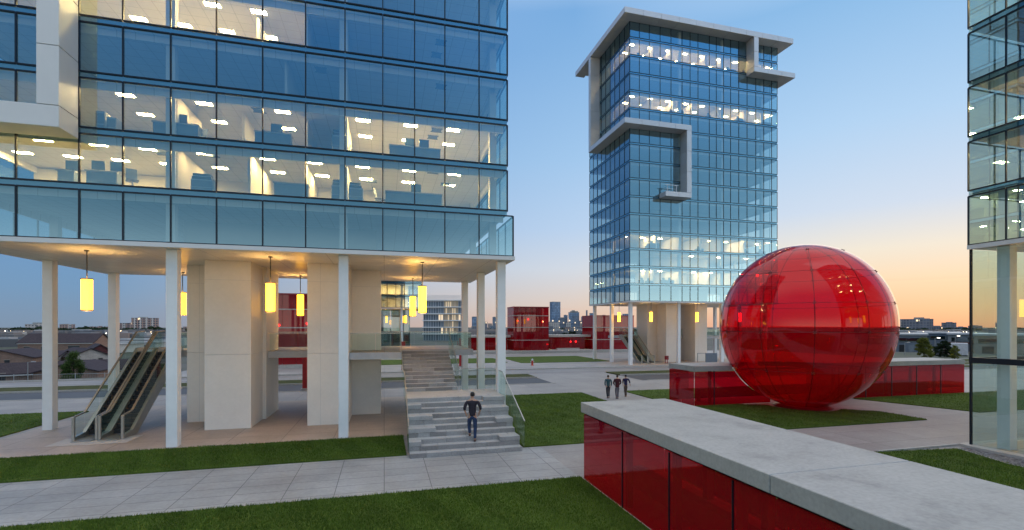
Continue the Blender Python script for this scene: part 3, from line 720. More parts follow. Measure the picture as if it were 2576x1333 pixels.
def slope_glass(x, pts, hh=.98):
    g = MB(); r = MB()
    for i in range(len(pts)-1):
        (ya,za),(yb,zb_) = pts[i],pts[i+1]; n = max(1,round((yb-ya)/1.5))
        for j in range(n):
            a, b = j/n+.006, (j+1)/n-.006
            A = (ya+(yb-ya)*a, za+(zb_-za)*a); B = (ya+(yb-ya)*b, za+(zb_-za)*b)
            g.quad((x,A[0],A[1]-.1),(x,B[0],B[1]-.1),(x,B[0],B[1]+hh),(x,A[0],A[1]+hh))
        r.bar((x,ya,za+hh+.015),(x,yb,zb_+hh+.015),.035,.03)
    return g, r
for x, pts in ((5.22,[(17.6,.18),(21.2,1.76),(23.1,1.76)]),(.86,[(17.75,.18),(21.2,1.76),(23.0,1.76),(26.7,3.5)]),(3.52,[(23.1,1.76),(26.8,3.5)])):
    g, r = slope_glass(x, pts); b = g.build('glass_balustrade', M['glass_rail'], st); r.build('rail', M['steel'], b)
b = MB().quad((3.55,23.12,1.75),(5.2,23.12,1.75),(5.2,23.12,2.74),(3.55,23.12,2.74)).build('glass_balustrade', M['glass_rail'], st)
MB().bar((3.55,23.12,2.755),(5.2,23.12,2.755),.035,.03).build('rail', M['steel'], b)

# ---------------------------------------------------------------- the red sphere
sp = thing('glass_sphere', 'huge red glass sphere of seamed panels resting on the lawn', 'sphere', (SPX,SPY,0))
AZ = math.radians(46.35)
def spt(lat, lon, e=0):
    # lon measured rightwards from the direction of the photo's viewer, so that seams fall where they do in the photo
    tx_, ty_ = -math.sin(AZ), -math.cos(AZ); rx_, ry_ = math.cos(AZ), -math.sin(AZ)
    c, s = math.cos(lon), math.sin(lon)
    hx, hy = tx_*c+rx_*s, ty_*c+ry_*s
    r = (SRX+e)*math.cos(lat)
    return (SPX+hx*r, SPY+hy*r, SRZ+(SRZ+e)*math.sin(lat)+.0)
LAT = [math.radians(a) for a in (-89.5,-31,-4,14.5,38,63,89.5)]
NL = 11; LON = [math.radians(7+i*360/NL) for i in range(NL+1)]
for i in range(NL):
    for j in range(6):
        m = MB(); na, nb = 8, (14 if j in (0,) else 7)
        g0, g1 = LON[i]+.0022, LON[i+1]-.0022; h0, h1 = LAT[j]+.0022, LAT[j+1]-.0022
        vs = [spt(h0+(h1-h0)*b/nb, g0+(g1-g0)*a/na) for b in range(nb+1) for a in range(na+1)]
        m.add(vs, [(b*(na+1)+a,b*(na+1)+a+1,(b+1)*(na+1)+a+1,(b+1)*(na+1)+a) for b in range(nb) for a in range(na)])
        o = m.build('glass_panel', M['sphere_red'], sp, smooth=True)
        # true ellipsoid normals keep each facet's reflection continuous
solid('seam', (.09,.006,.012), .4); solid('seam_metal', (.16,.07,.07), .3, .6)
for i in range(NL):
    m = MB()
    for k in range(40):
        a, b = LAT[0]+(LAT[-1]-LAT[0])*k/40, LAT[0]+(LAT[-1]-LAT[0])*(k+1)/40
        m.bar(spt(a,LON[i],-.018), spt(b,LON[i],-.018), .026, .024)
    m.build('seam_rib', M['seam'], sp)
for j in range(1,6):
    m = MB()
    for k in range(66): m.bar(spt(LAT[j],2*PI*k/66,-.02), spt(LAT[j],2*PI*(k+1)/66,-.02), .024, .024)
    m.build('seam_ring', M['seam'], sp)
    for i in range(NL):
        c = Vector(spt(LAT[j],LON[i],.015)); n_ = (c-Vector((SPX,SPY,SRZ))).normalized(); t1 = Vector((-n_.y,n_.x,0)).normalized(); t2 = n_.cross(t1)
        m2 = MB()
        for sa in (-1,1):
            for sb in (-1,1):
                p = c+t1*sa*.055+t2*sb*.055; m2.tube(p-n_*.03,p+n_*.02,.019,n=7)
            m2.bar(c+t1*.07*sa+t2*.07*sa, c-t1*.07*sa*0-t2*.0*sa, .02)
        m2.build('clamp', M['seam_metal'], sp)
MB().lathe([(1.55,.0),(1.6,.035),(1.35,.14),(.9,.16)],SPX,SPY,28).build('base_ring', M['seam'], sp)

# ---------------------------------------------------------------- low red glass walls with concrete caps
nw = thing('red_glass_wall', 'foreground red glass wall under a broad concrete cap', 'wall', (7.5,0,0), 0, 'low red glass walls')
m = MB(); ysj = [14.0,6.35,3.3,-1.2,-6,-12]
for i in range(5): m.box(6.0,9.02,ysj[i+1]+.006,ysj[i]-.006,2.11,2.42)
m.build('cap', M['cap_concrete'], nw, bevel=.012)
MB().box(6.15,8.87,-11.9,13.85,2.03,2.108).build('cap_soffit', M['dark'], nw)
ms = [13.92,11.4,9.26,7.27,5.07,2.9,.7,-1.5,-3.7,-6,-8.2,-10.4]
for i in range(len(ms)-1):
    MB().quad((6.07,ms[i+1]+.02,.03),(6.07,ms[i]-.02,.03),(6.07,ms[i]-.02,2.05),(6.07,ms[i+1]+.02,2.05)).build('glass_panel', M['glass_red'], nw)
    MB().quad((8.95,ms[i+1]+.02,.03),(8.95,ms[i]-.02,.03),(8.95,ms[i]-.02,2.05),(8.95,ms[i+1]+.02,2.05)).build('glass_panel', M['glass_red'], nw)
    if i: MB().box(6.05,6.09,ms[i]-.012,ms[i]+.012,.02,2.03).build('mullion', M['mullion'], nw); MB().box(6.2,6.34,ms[i]-.07,ms[i]+.07,.02,2.03).build('inner_post', M['kerb_red'], nw); MB().box(8.6,8.8,ms[i]-.1,ms[i]+.1,.02,2.03).build('inner_post', M['kerb_red'], nw)
MB().quad((6.08,13.93,.03),(8.94,13.93,.03),(8.94,13.93,2.05),(6.08,13.93,2.05)).build('glass_panel', M['glass_red'], nw)
MB().box(6.02,9.0,-11.95,13.98,-.05,.028).build('base_kerb', M['kerb'], nw)
MB().box(7.2,7.5,-11.5,12.9,.03,.62).build('bench_plinth', M['slab_grey'], nw)
# wall broken by the sphere
def srad(z): return SRX*math.sqrt(max(0,1-((z-SRZ)/SRZ)**2))
def wall2(side, label):
    sgn = -1 if side == 'w' else 1
    xo = 18.0 if side == 'w' else 40.6
    y0, y1 = 24.92, 27.45
    t = thing('red_glass_wall', label, 'wall', ((xo+SPX+sgn*4)/2,26.2,0), 0, 'low red glass walls')
    r = srad(2.4)+.06
    def xe(y, rr): 
        q = rr*rr-(y-SPY)**2
        return SPX+sgn*(math.sqrt(q) if q > .5 else .7)
    ys_ = list(np.linspace(y0-.06,y1+.06,9))
    p = [(xe(y,r),y) for y in ys_]
    pts = [(xo,ys_[0])]+p+[(xo,ys_[-1])]
    if sgn > 0: pts = pts[::-1]
    MB().prism(pts,2.11,2.42).build('cap', M['cap_concrete'], t)
    zs = list(np.linspace(.03,2.07,13)); prof = [(xe(y0,srad(z)+.05),z) for z in zs]
    # front panes between mullions, the last one cut to the sphere
    xm = [xo+.05+(-sgn)*0, *[xo-sgn*k*(1.45 if side=='w' else 2.3) for k in range(1,8)]]
    xm = [x for x in xm if (x < SPX-3.9 if sgn<0 else x > SPX+3.9)]
    for a, b in zip(xm[:-1], xm[1:]):
        MB().quad((a+.02*(1 if b>a else -1),y0,.03),(b,y0,.03),(b,y0,2.07),(a+.02*(1 if b>a else -1),y0,2.07)).build('glass_panel', M['glass_red'], t)
        MB().box(b-.025,b+.025,y0-.02,y0+.03,.02,2.1).build('mullion', M['mullion'], t)
        MB().box(b-.07,b+.07,y0+.35,y0+.5,.02,2.1).build('inner_post', M['kerb_red'], t)
    l = xm[-1]
    MB().poly([(l,y0,2.07),(l,y0,.03)]+[(x,y0,z) for x,z in prof]).build('glass_panel', M['glass_red'], t)
    MB().quad((xo,y1,.03),(l,y1,.03),(l,y1,2.07),(xo,y1,2.07)).build('glass_panel', M['glass_red'], t)
    ex = xo+.03*(-sgn)
    for a, b in ((y0,26.2),(26.22,y1)): MB().quad((ex,a,.03),(ex,b,.03),(ex,b,2.07),(ex,a,2.07)).build('glass_panel', M['glass_red'], t)
    MB().box(min(xo,l),max(xo,l),y0-.03,y1+.03,-.05,.028).build('base_kerb', M['kerb'], t)
    MB().box(min(xo+(-sgn)*1.5,l),max(xo+(-sgn)*1.5,l),26.3,26.6,.03,.7).build('bench_plinth', M['slab_grey'], t)
wall2('w','short red glass wall running into the left side of the sphere')
wall2('e','long red glass wall running out of the right side of the sphere')

# ---------------------------------------------------------------- red pavilions beyond the avenue
def red_box(label, x0, x1, y0, y1, h, bands, nx=5, ny=3, lamps=()):
    t = thing('red_pavilion', label, 'pavilion', ((x0+x1)/2,(y0+y1)/2,0), 0, 'red glass pavilions')
    bz = [.35]+list(bands)+[h]
    fc = MB(); 
    for i in range(len(bz)-1):
        za, zb_ = bz[i]+.05, bz[i+1]-.05
        for k in range(nx):
            a, b = x0+(x1-x0)*k/nx+.02, x0+(x1-x0)*(k+1)/nx-.02
            MB().quad((a,y0,za),(b,y0,za),(b,y0,zb_),(a,y0,zb_)).build('red_pane', M['pavilion_red'], t)
        for k in range(ny):
            a, b = y0+(y1-y0)*k/ny+.02, y0+(y1-y0)*(k+1)/ny-.02
            MB().quad((x0,b,za),(x0,a,za),(x0,a,zb_),(x0,b,zb_)).build('side_pane', M['pavilion_red'], t)
            MB().quad((x1,a,za),(x1,b,za),(x1,b,zb_),(x1,a,zb_)).build('side_pane', M['pavilion_red'], t)
        MB().quad((x1,y1,za),(x0,y1,za),(x0,y1,zb_),(x1,y1,zb_)).build('back_glazing', M['kerb_red'], t)
    for z in bands: MB().box(x0-.05,x1+.05,y0-.05,y1+.05,z-.055,z+.055).build('band', M['pale_trim'], t)
    MB().box(x0-.04,x1+.04,y0-.04,y1+.04,h-.05,h+.12).build('roof', M['kerb_red'], t)
    MB().box(x0-.1,x1+.1,y0-.1,y1+.1,-.1,.38).build('plinth', M['kerb'], t)
    MB().box(x0+1.2,x1-1.2,(y0+y1)/2-.1,(y0+y1)/2+.1,.38,h-.1).build('inner_wall', M['kerb_red'], t)
    for (lx_,ly_,lz_) in lamps: MB().ball((lx_,ly_,lz_),.14).build('lamp', M['red_lamp'], t, smooth=True)
    return t
struct(MB().box(14,49,82.4,91,-.2,.45).build('terrace', M['kerb']))
B3 = (2.35,4.7,6.85)
red_box('square three banded red glass pavilion left of the skyline towers', 22.8,29.6,84.0,88.5,8.4,B3,6,4,((23.9,85.2,5.9),(26.2,86,6.2),(28.7,85.0,5.8)))
red_box('red glass pavilion partly behind the ribboned tower columns and escalator', 38.9,47.2,84.0,90,6.9,(2.35,4.7),6,4,((43,85.5,5.9),))
red_box('tall red glass pavilion seen between the two square piers', -14.5,-5.4,60.6,66,8.6,B3,6,4,((-9,62,5.2),(-12,61.6,5.0)))
t = thing('red_pavilion', 'long low red pavilion with a lit doorway joining the two red blocks', 'pavilion', (33,88,0), 0, 'red glass pavilions')
for k in range(26):
    a = 15+k*1.2
    if 22.6 < a+1.1 and a < 29.7: continue
    if 38.7 < a+1.1: continue
    MB().quad((a+.02,86.2,.5),(a+1.18,86.2,.5),(a+1.18,86.2,2.75),(a+.02,86.2,2.75)).build('red_pane', M['pavilion_red'], t)
MB().box(14.5,22.7,85.6,91,2.85,3.25).build('roof', M['pale_trim'], t); MB().box(29.7,38.8,85.6,91,2.85,3.25).build('roof', M['pale_trim'], t)
MB().box(15,22.7,90.3,90.5,.45,2.85).build('inner_wall', M['kerb_red'], t); MB().box(29.7,38.8,90.3,90.5,.45,2.85).build('inner_wall', M['kerb_red'], t)
for x, z in ((35.4,1.9),(36.5,1.9),(30.6,1.4),(20.4,1.6)): MB().ball((x,87.6,z),.17).build('lamp', M['red_lamp'], t, smooth=True)
MB().box(31.6,36.2,85.0,85.5,.46,.75).build('bench', M['pale_trim'], t)
for n, (x,y,w,h,lb) in enumerate(((-5.9,39.6,.32,3.1,'thin red pylon beside the second square pier'),(2.0,53.2,.42,3.2,'thin red pylon left of the upper stairs'),(9.0,57,.6,3.4,'thin red pylon right of the upper stairs'))):
    t = thing('red_pylon', lb, 'pylon', (x,y,0), 0, 'red pylons')
    MB().box(x-w/2,x+w/2,y-.12,y+.12,0,h).build('panel', M['red_paint'], t, bevel=.02); MB().box(x-w/2-.08,x+w/2+.08,y-.2,y+.2,-.05 if y>50 else -.15,.08).build('footing', M['kerb'], t)

# ---------------------------------------------------------------- office furniture behind the glass
def fz(k): return 8.06+k*2.085-.02
def desk(x, y, k, w, label, mon=1, d=.5, h=.74, group='office desks'):
    t = thing('office_desk', label, 'desk', (x,y,fz(k)), 0, group)
    MB().box(-w/2,w/2,-d/2,d/2,h-.04,h).build('desk_top', M['desk_top'], t, local=True)
    MB().box(-w/2+.05,w/2-.05,-d/2+.03,-d/2+.05,.08,h-.045).build('modesty_panel', M['desk_grey'], t, local=True)
    for s in (-1,1): MB().box(s*(w/2-.05)-.02,s*(w/2-.05)+.02,-d/2+.06,d/2-.02,0,h-.041).build('leg', M['desk_grey'], t, local=True)
    for i in range(mon):
        mx = (i-(mon-1)/2)*.62+.1
        o = MB().box(mx-.22,mx+.22,.02,.05,h+.09,h+.45).box(mx-.02,mx+.02,.04,.07,h+.03,h+.15).box(mx-.1,mx+.1,-.02,.12,h+.003,h+.02).build('monitor', M['monitor_black'], t, local=True)
    return t
FL = {1:'lower lit office floor',2:'upper lit office floor'}
for (u0,u1,k,n,lb,dy) in ((150,196,1,1,'grey desk with one monitor, leftmost on the lower lit office floor',1.2),(222,302,1,2,'long grey desk with two monitors beside the mesh office chair',.95),
   (690,778,1,0,'desk carrying stacked paper trays on the lower lit office floor',.75),(968,1112,1,1,'wide desk with box and plants, right end of the lower lit floor',.85),
   (388,506,2,1,'dark angled desk on the upper lit floor nearest the white frame',.8),(642,735,2,1,'dark desk with upright monitor in the middle of the upper lit floor',.8),(978,1108,2,2,'wide grey desk with monitors, right end of the upper lit floor',.9)):
    xa, xb = xat(u0,21.3+dy), xat(u1,21.3+dy); desk((xa+xb)/2, 21.3+dy, k, xb-xa, lb, n)
def cabinet(u0, u1, k, h, lb, dy=.7, printer=True, group='office cabinets and copiers'):
    xa, xb = xat(u0,21.3+dy), xat(u1,21.3+dy); w = xb-xa
    t = thing('copier' if printer else 'cabinet', lb, 'copier' if printer else 'cabinet', ((xa+xb)/2,21.3+dy,fz(k)), 0, group)
    MB().box(-w/2,w/2,-.22,.22,0,h).build('body', M['cabinet_grey'], t, bevel=.015, local=True)
    MB().box(-w/2+.02,w/2-.02,-.235,-.222,h*.1,h*.45).box(-w/2+.02,w/2-.02,-.235,-.222,h*.5,h*.9).build('drawer', M['desk_grey'], t, local=True)
    if printer:
        MB().box(-w/2+.03,w/2-.06,-.2,.2,h+.002,h+.12).box(-w/2+.05,w/2-.1,-.18,.18,h+.15,h+.24).build('scanner_unit', M['monitor_black'], t, bevel=.01, local=True)
        MB().box(-w/2+.06,w/2-.12,-.16,.16,h+.121,h+.149).build('paper_tray', M['desk_top'], t, local=True)
for a in ((485,540,1,.62,'grey copier with rounded cover by the wall corner, lower lit floor'),(835,861,1,.78,'tall narrow copier left of the interior column, lower lit floor'),(877,914,1,.72,'dark topped copier right of the interior column, lower lit floor'),(836,861,2,.85,'tall copier left of the interior column, upper lit floor')): cabinet(*a)
cabinet(248,272,2,1.0,'pale tall cabinet next to the white frame, upper lit floor',1.0,False); cabinet(276,300,2,.8,'dark low cabinet next to the pale tall cabinet, upper lit floor',1.0,False)
def chair(u, k, lb, dy=.9, rz=.4):
    x = xat(u,21.3+dy); t = thing('office_chair', lb, 'chair', (x,21.3+dy,fz(k)), rz, 'office chairs')
    MB().box(-.2,.2,-.2,.2,.38,.44).build('seat', M['dark'], t, bevel=.02, local=True)
    MB().bar((0,.2,.5),(0,.30,.95),.36,.03).build('backrest', M['desk_grey'], t, bevel=.01, local=True)
    MB().tube((0,0,.05),(0,0,.38),.03).build('post', M['steel'], t, local=True)
    m = MB()
    for i in range(5): m.bar((0,0,.06),(.22*math.cos(i*1.2566),.22*math.sin(i*1.2566),.03),.03)
    m.build('base', M['dark'], t, local=True)
chair(333,1,'mesh backed office chair turned at the lower lit floor window',.65,.5); chair(500,2,'office chair tucked behind the dark angled desk',1.3,-.4); chair(1092,2,'office chair near the right end of the upper lit floor',1.5,1.0); chair(957,1,'office chair left of the wide desk on the lower lit floor',1.0,1.2)

# ---------------------------------------------------------------- people
def skin(name, chains, mat, parent, sub=1, root=0):
    """chains: lists of (x,y,z,rx,ry); first point of a later chain may be an index into the points so far"""
    pts = []; rad = []; ed = []
    for ch in chains:
        prev = None
        for p in ch:
            if isinstance(p, int): prev = p; continue
            pts.append(p[:3]); rad.append((p[3], p[4] if len(p) > 4 else p[3]))
            if prev is not None: ed.append((prev, len(pts)-1))
            prev = len(pts)-1
    me = bpy.data.meshes.new(name); me.from_pydata(pts, ed, [])
    tmp = bpy.data.objects.new('tmp', me); C.objects.link(tmp)
    tmp.modifiers.new('s','SKIN'); sv = me.skin_vertices[0].data
    for i, r in enumerate(rad): sv[i].radius = r
    sv[root].use_root = True
    sm = tmp.modifiers.new('u','SUBSURF'); sm.levels = sub; sm.render_levels = sub
    bpy.context.view_layer.update()
    dg = bpy.context.evaluated_depsgraph_get(); me2 = bpy.data.meshes.new_from_object(tmp.evaluated_get(dg)); me2.name = name
    C.objects.unlink(tmp); bpy.data.objects.remove(tmp)
    me2.polygons.foreach_set('use_smooth', [True]*len(me2.polygons))
    return link(name, me2, mat, parent)
def person(label, loc, rz, s, P, shirt, trousers, shoe, hair, sleeve=.5, group=None, jacket=False, collar=None):
    t = thing('person', label, 'person', loc, rz, group); t.scale = (s,s,s)
    pel = P.get('pel',(0,0,.93)); ch = P.get('chest',(0,.0,1.32)); nk = P.get('neck',(0,.01,1.50)); hd = P.get('head',(0,.03,1.62))
    skm = M['skin']
    body = [[(pel[0],pel[1],pel[2],.125,.085),(pel[0],pel[1],pel[2]+.16,.115,.08),(*ch,.15,.095),(nk[0],nk[1]-.01,nk[2]-.06,.09,.07),(nk[0],nk[1],nk[2],.05,.05),(hd[0],hd[1]-.005,hd[2]-.06,.062,.07),(hd[0],hd[1],hd[2]+.02,.073,.088),(hd[0],hd[1]-.01,hd[2]+.09,.062,.075)]]
    n = 8
    limbs = {}
    for sd in 'LR':
        sh, el, wr = P['arm'+sd]; body.append([3,(*sh,.052),(*el,.040),(*wr,.027)]); n += 3
        d = (Vector(wr)-Vector(el)).normalized(); pm = Vector(wr)+d*.05; wi = n-1
        body.append([wi,(*pm,.034,.018)]); pi = n; n += 1
        side = Vector((1 if sd=='R' else -1,0,0)); fw = Vector((0,1,0))
        for q in range(4):
            off = fw*(q-1.5)*.019; b0 = pm+d*.035+off; b1 = b0+d*(.035+.006*(q in (1,2)))-side*.008; b2 = b1+d*.028-side*.016
            body.append([pi,(*b0,.0095),(*b1,.0085),(*b2,.007)]); n += 3
        b0 = pm+fw*.036-d*.01; b1 = b0+fw*.014+d*.03
        body.append([pi,(*b0,.011),(*b1,.0085)]); n += 2
        hp, kn, an, to = P['leg'+sd]; body.append([0,(*hp,.085),(*kn,.056),(*an,.040),(*to,.032,.026)]); n += 4
    b = skin('body', body, skm, t)
    # face: nose, ears and eyes on the head
    hx, hy, hz = hd
    f = MB().ball((hx,hy+.088,hz),.014,8,5,1.3)
    for sx in (-1,1): f.ball((hx+sx*.074,hy-.004,hz+.005),.02,8,5,1.5)
    f.build('ears_and_nose', skm, t, smooth=True, local=True)
    e = MB()
    for sx in (-1,1): e.ball((hx+sx*.03,hy+.078,hz+.03),.009,6,4)
    e.build('eyes', M['dark'], t, local=True)
    MB().box(hx-.022,hx+.022,hy+.075,hy+.086,hz-.045,hz-.038).build('mouth', M['lip'], t, local=True)
    skin('hair', [[(hx,hy-.04,hz-.045,.066,.058),(hx,hy-.035,hz+.02,.088,.082),(hx,hy-.02,hz+.085,.086,.088),(hx,hy-.005,hz+.115,.07,.08)]], M[hair], t)
    k = 1.13 if not jacket else 1.3
    sc = [[(pel[0],pel[1],pel[2]-.06 if not jacket else pel[2]-.14,.150*k/1.1,.118),(pel[0],pel[1],pel[2]+.04,.146*k/1.1,.114),(pel[0],pel[1],pel[2]+.17,.125*k,.095),(ch[0],ch[1],ch[2],.158*k/1.08,.115),(nk[0],nk[1]-.012,nk[2]-.065,.10,.085),(nk[0],nk[1]-.005,nk[2]-.015,.062,.06)]]
    for sd in 'LR':
        sh, el, wr = P['arm'+sd]; E = Vector(el); Wv = Vector(wr); q = E+(Wv-E)*sleeve
        sc.append([3,(*sh,.072),(*el,.058),(*q,.045)])
    skin('jacket' if jacket else 'shirt', sc, M[shirt], t)
    tc_ = [[(pel[0],pel[1],pel[2]+.06,.135,.098),(pel[0],pel[1],pel[2]-.04,.14,.105)]]
    for sd in 'LR':
        hp, kn, an, to = P['leg'+sd]; a = Vector(kn)+(Vector(an)-Vector(kn))*.96
        tc_.append([1,(*hp,.098,.1),(*kn,.070),(*a,.056)])
    skin('trousers', tc_, M[trousers], t)
    for sd in 'LR':
        hp, kn, an, to = P['leg'+sd]; a = Vector(an); d = (Vector(to)-a); d.z = 0; d.normalize()
        skin('shoe', [[(a.x-d.x*.06,a.y-d.y*.06,a.z-.035,.045,.042),(a.x+d.x*.06,a.y+d.y*.06,a.z-.04,.046,.04),(to[0]+d.x*.03,to[1]+d.y*.03,to[2]-.0,.04,.028)]], M[shoe], t)
    if collar: MB().lathe([(.065,nk[2]-.05),(.058,nk[2]-.005)],nk[0],nk[1],12).build('collar', M[collar], t, local=True)
    return t
solid('skin', (.42,.24,.16), .55, 0, .05); solid('lip', (.30,.10,.09), .5)
solid('hair_black', (.012,.010,.009), .5); solid('hair_brown', (.035,.022,.014), .5)
solid('shirt_black', (.018,.013,.022), .8, 0, .2, 9); solid('denim', (.022,.042,.10), .85, 0, .25, 9); solid('shoe_brown', (.09,.035,.025), .5)
solid('shirt_teal', (.045,.11,.14), .8); solid('trouser_black', (.02,.018,.03), .8); solid('jacket_maroon', (.065,.010,.018), .8); solid('trouser_grey', (.13,.12,.15), .8)
solid('shirt_navy', (.02,.018,.075), .8); solid('trouser_brown', (.12,.085,.07), .8); solid('shoe_red', (.14,.035,.025), .5); solid('white_cloth', (.6,.6,.62), .8)
climb = {'pel':(0,0,.95),'chest':(0,.03,1.34),'neck':(0,.06,1.53),'head':(.005,.09,1.65),
  'armL':((-.20,.03,1.43),(-.29,-.06,1.19),(-.22,.02,.97)),'armR':((.20,.03,1.43),(.30,-.04,1.20),(.24,.05,.99)),
  'legL':((-.095,0,.89),(-.115,.12,.55),(-.09,.10,.25),(-.10,.25,.205)),'legR':((.095,0,.89),(.10,.02,.48),(.09,-.06,.085),(.11,.09,.035))}
person('man in dark shirt with rolled sleeves and blue jeans climbing the stone stairs', (3.31,18.30,R1*2), -.16, 1.08, climb, 'shirt_black','denim','shoe_brown','hair_black',.35)
walkA = {'armL':((-.19,0,1.42),(-.24,-.04,1.15),(-.2,.08,.93)),'armR':((.19,0,1.42),(.24,-.06,1.15),(.21,.03,.91)),
  'legL':((-.09,0,.89),(-.08,.06,.48),(-.05,-.02,.085),(-.06,.13,.035)),'legR':((.09,0,.89),(.06,.03,.49),(.03,-.16,.13),(.035,-.04,.05))}
walkB = {'armL':((-.19,0,1.42),(-.27,.0,1.17),(-.17,.14,1.0)),'armR':((.19,0,1.42),(.27,.0,1.17),(.16,.15,1.0)),
  'legL':((-.09,0,.89),(-.10,.02,.48),(-.09,-.10,.12),(-.09,.03,.05)),'legR':((.09,0,.89),(.07,.08,.48),(.06,.08,.085),(.07,.23,.035))}
walkC = {'armL':((-.19,0,1.42),(-.23,-.05,1.15),(-.2,.05,.92)),'armR':((.19,0,1.42),(.31,-.02,1.18),(.36,.06,.95)),
  'legL':((-.09,0,.89),(-.05,.05,.48),(-.02,.02,.085),(-.03,.16,.035)),'legR':((.09,0,.89),(.05,.05,.49),(.02,-.12,.12),(.02,.0,.05))}
def gp(u, v): return at(u, F*H/(v-822))
x, y = gp(1530,1002); person('walker in a teal shirt and black trousers, leftmost of three on the plaza', (x,y,0), -.3, .90, walkA,'shirt_teal','trouser_black','shoe_brown','hair_brown',.9,'people walking across the plaza',False,'white_cloth')
x, y = gp(1553,1003.5); person('walker in a maroon jacket and grey trousers, between two other walkers', (x,y,0), -.2, .92, walkB,'jacket_maroon','trouser_grey','trouser_black','hair_brown',.95,'people walking across the plaza',True)
x, y = gp(1574,998); person('walker in a navy top with one arm held out, rightmost of three', (x,y,0), -.25, .87, walkC,'shirt_navy','trouser_brown','shoe_red','hair_black',.5,'people walking across the plaza')

# ---------------------------------------------------------------- street furniture
x, y = gp(1339,919)
t = thing('fire_hydrant', 'red fire hydrant with pale cap at the lawn corner', 'hydrant', (x,y,0))
MB().lathe([(.2,0),(.2,.05),(.13,.07),(.12,.5),(.15,.52),(.15,.57),(.11,.6)],0,0,14).build('barrel', M['hydrant_red'], t, smooth=False, local=True)
MB().lathe([(.14,.6),(.13,.7),(.08,.79),(.03,.81),(.03,.86)],0,0,14).build('cap', M['white_cloth'], t, local=True)
for s in (-1,1): MB().tube((s*.1,0,.44),(s*.22,0,.44),.055).build('outlet', M['white_cloth'], t, local=True)
x, y = gp(1677,914)
t = thing('litter_bin', 'small red litter bin on legs beside the tower pier', 'bin', (x,y,0))
MB().box(-.2,.2,-.18,.18,.5,1.0).build('body', M['red_paint'], t, bevel=.02, local=True); MB().box(-.14,.14,-.19,-.181,.78,.9).build('slot', M['dark'], t, local=True)
for s in (-1,1): MB().box(s*.13-.03,s*.13+.03,-.03,.03,0,.5).build('leg', M['red_paint'], t, local=True)
x, y = gp(1777,917)
t = thing('barrier_screen', 'grey screen with an open metal frame below the tower walkway', 'screen', (x,y,0))
MB().box(-.1,1.55,-.06,.06,.0,1.45).build('panel', M['blue_grey_cladding'], t, local=True)
MB().bar((-1.3,0,0),(-1.3,0,1.48),.06).bar((-1.3,0,1.45),(-.1,0,1.45),.06).bar((-.12,-.01,0),(-.12,-.01,1.5),.07).bar((1.57,0,0),(1.57,0,1.5),.06).build('frame', M['slab_grey'], t, local=True)
def street_lamp(x, y, z, h, lb, lit=True):
    t = thing('street_lamp', lb, 'street lamp', (x,y,z), 0, 'street lamps')
    MB().tube((0,0,-.5),(0,0,h),.07,.045).build('post', M['slab_grey'], t, local=True)
    MB().bar((0,0,h),(.75,-.1,h+.06),.05).build('arm', M['slab_grey'], t, local=True)
    MB().box(.5,1.0,-.22,.02,h+.03,h+.12).build('head', M['city_white' if lit else 'fascia'], t, local=True)
x, y = at(70,70); street_lamp(x,y,-4,zat(911,70)+4,'grey street lamp standing before the brick bungalows',False)
for u, d, v, lb in ((2352,86,851,'lit street lamp beside the yellow green tree'),(2276,85,862,'dark post by the right edge of the sphere'),(2403,95,846,'lit street lamp by the glazed lobby edge')):
    x, y = at(u,d); street_lamp(x,y,-.6,zat(v,d)+.6,lb,'dark' not in lb)
# fence along the avenue, left
t = thing('mesh_fence', 'long grey mesh fence along the avenue before the brick houses', 'fence', (-50,60,-1.4))
for k in range(34):
    x = -26-k*2.6; MB().tube((x,60,-1.6),(x,60,-.05),.03,n=6).build('post', M['fascia'], t)
for z in (-1.1,-.12): MB().bar((-26,60,z),(-112,60,z),.03).build('rail', M['fascia'], t)
m = MB()
for k in range(600): x = -26-k*.143; m.bar((x,60.02,-1.2),(x,60.02,-.1),.010)
m.build('mesh', M['slab_grey'], t)

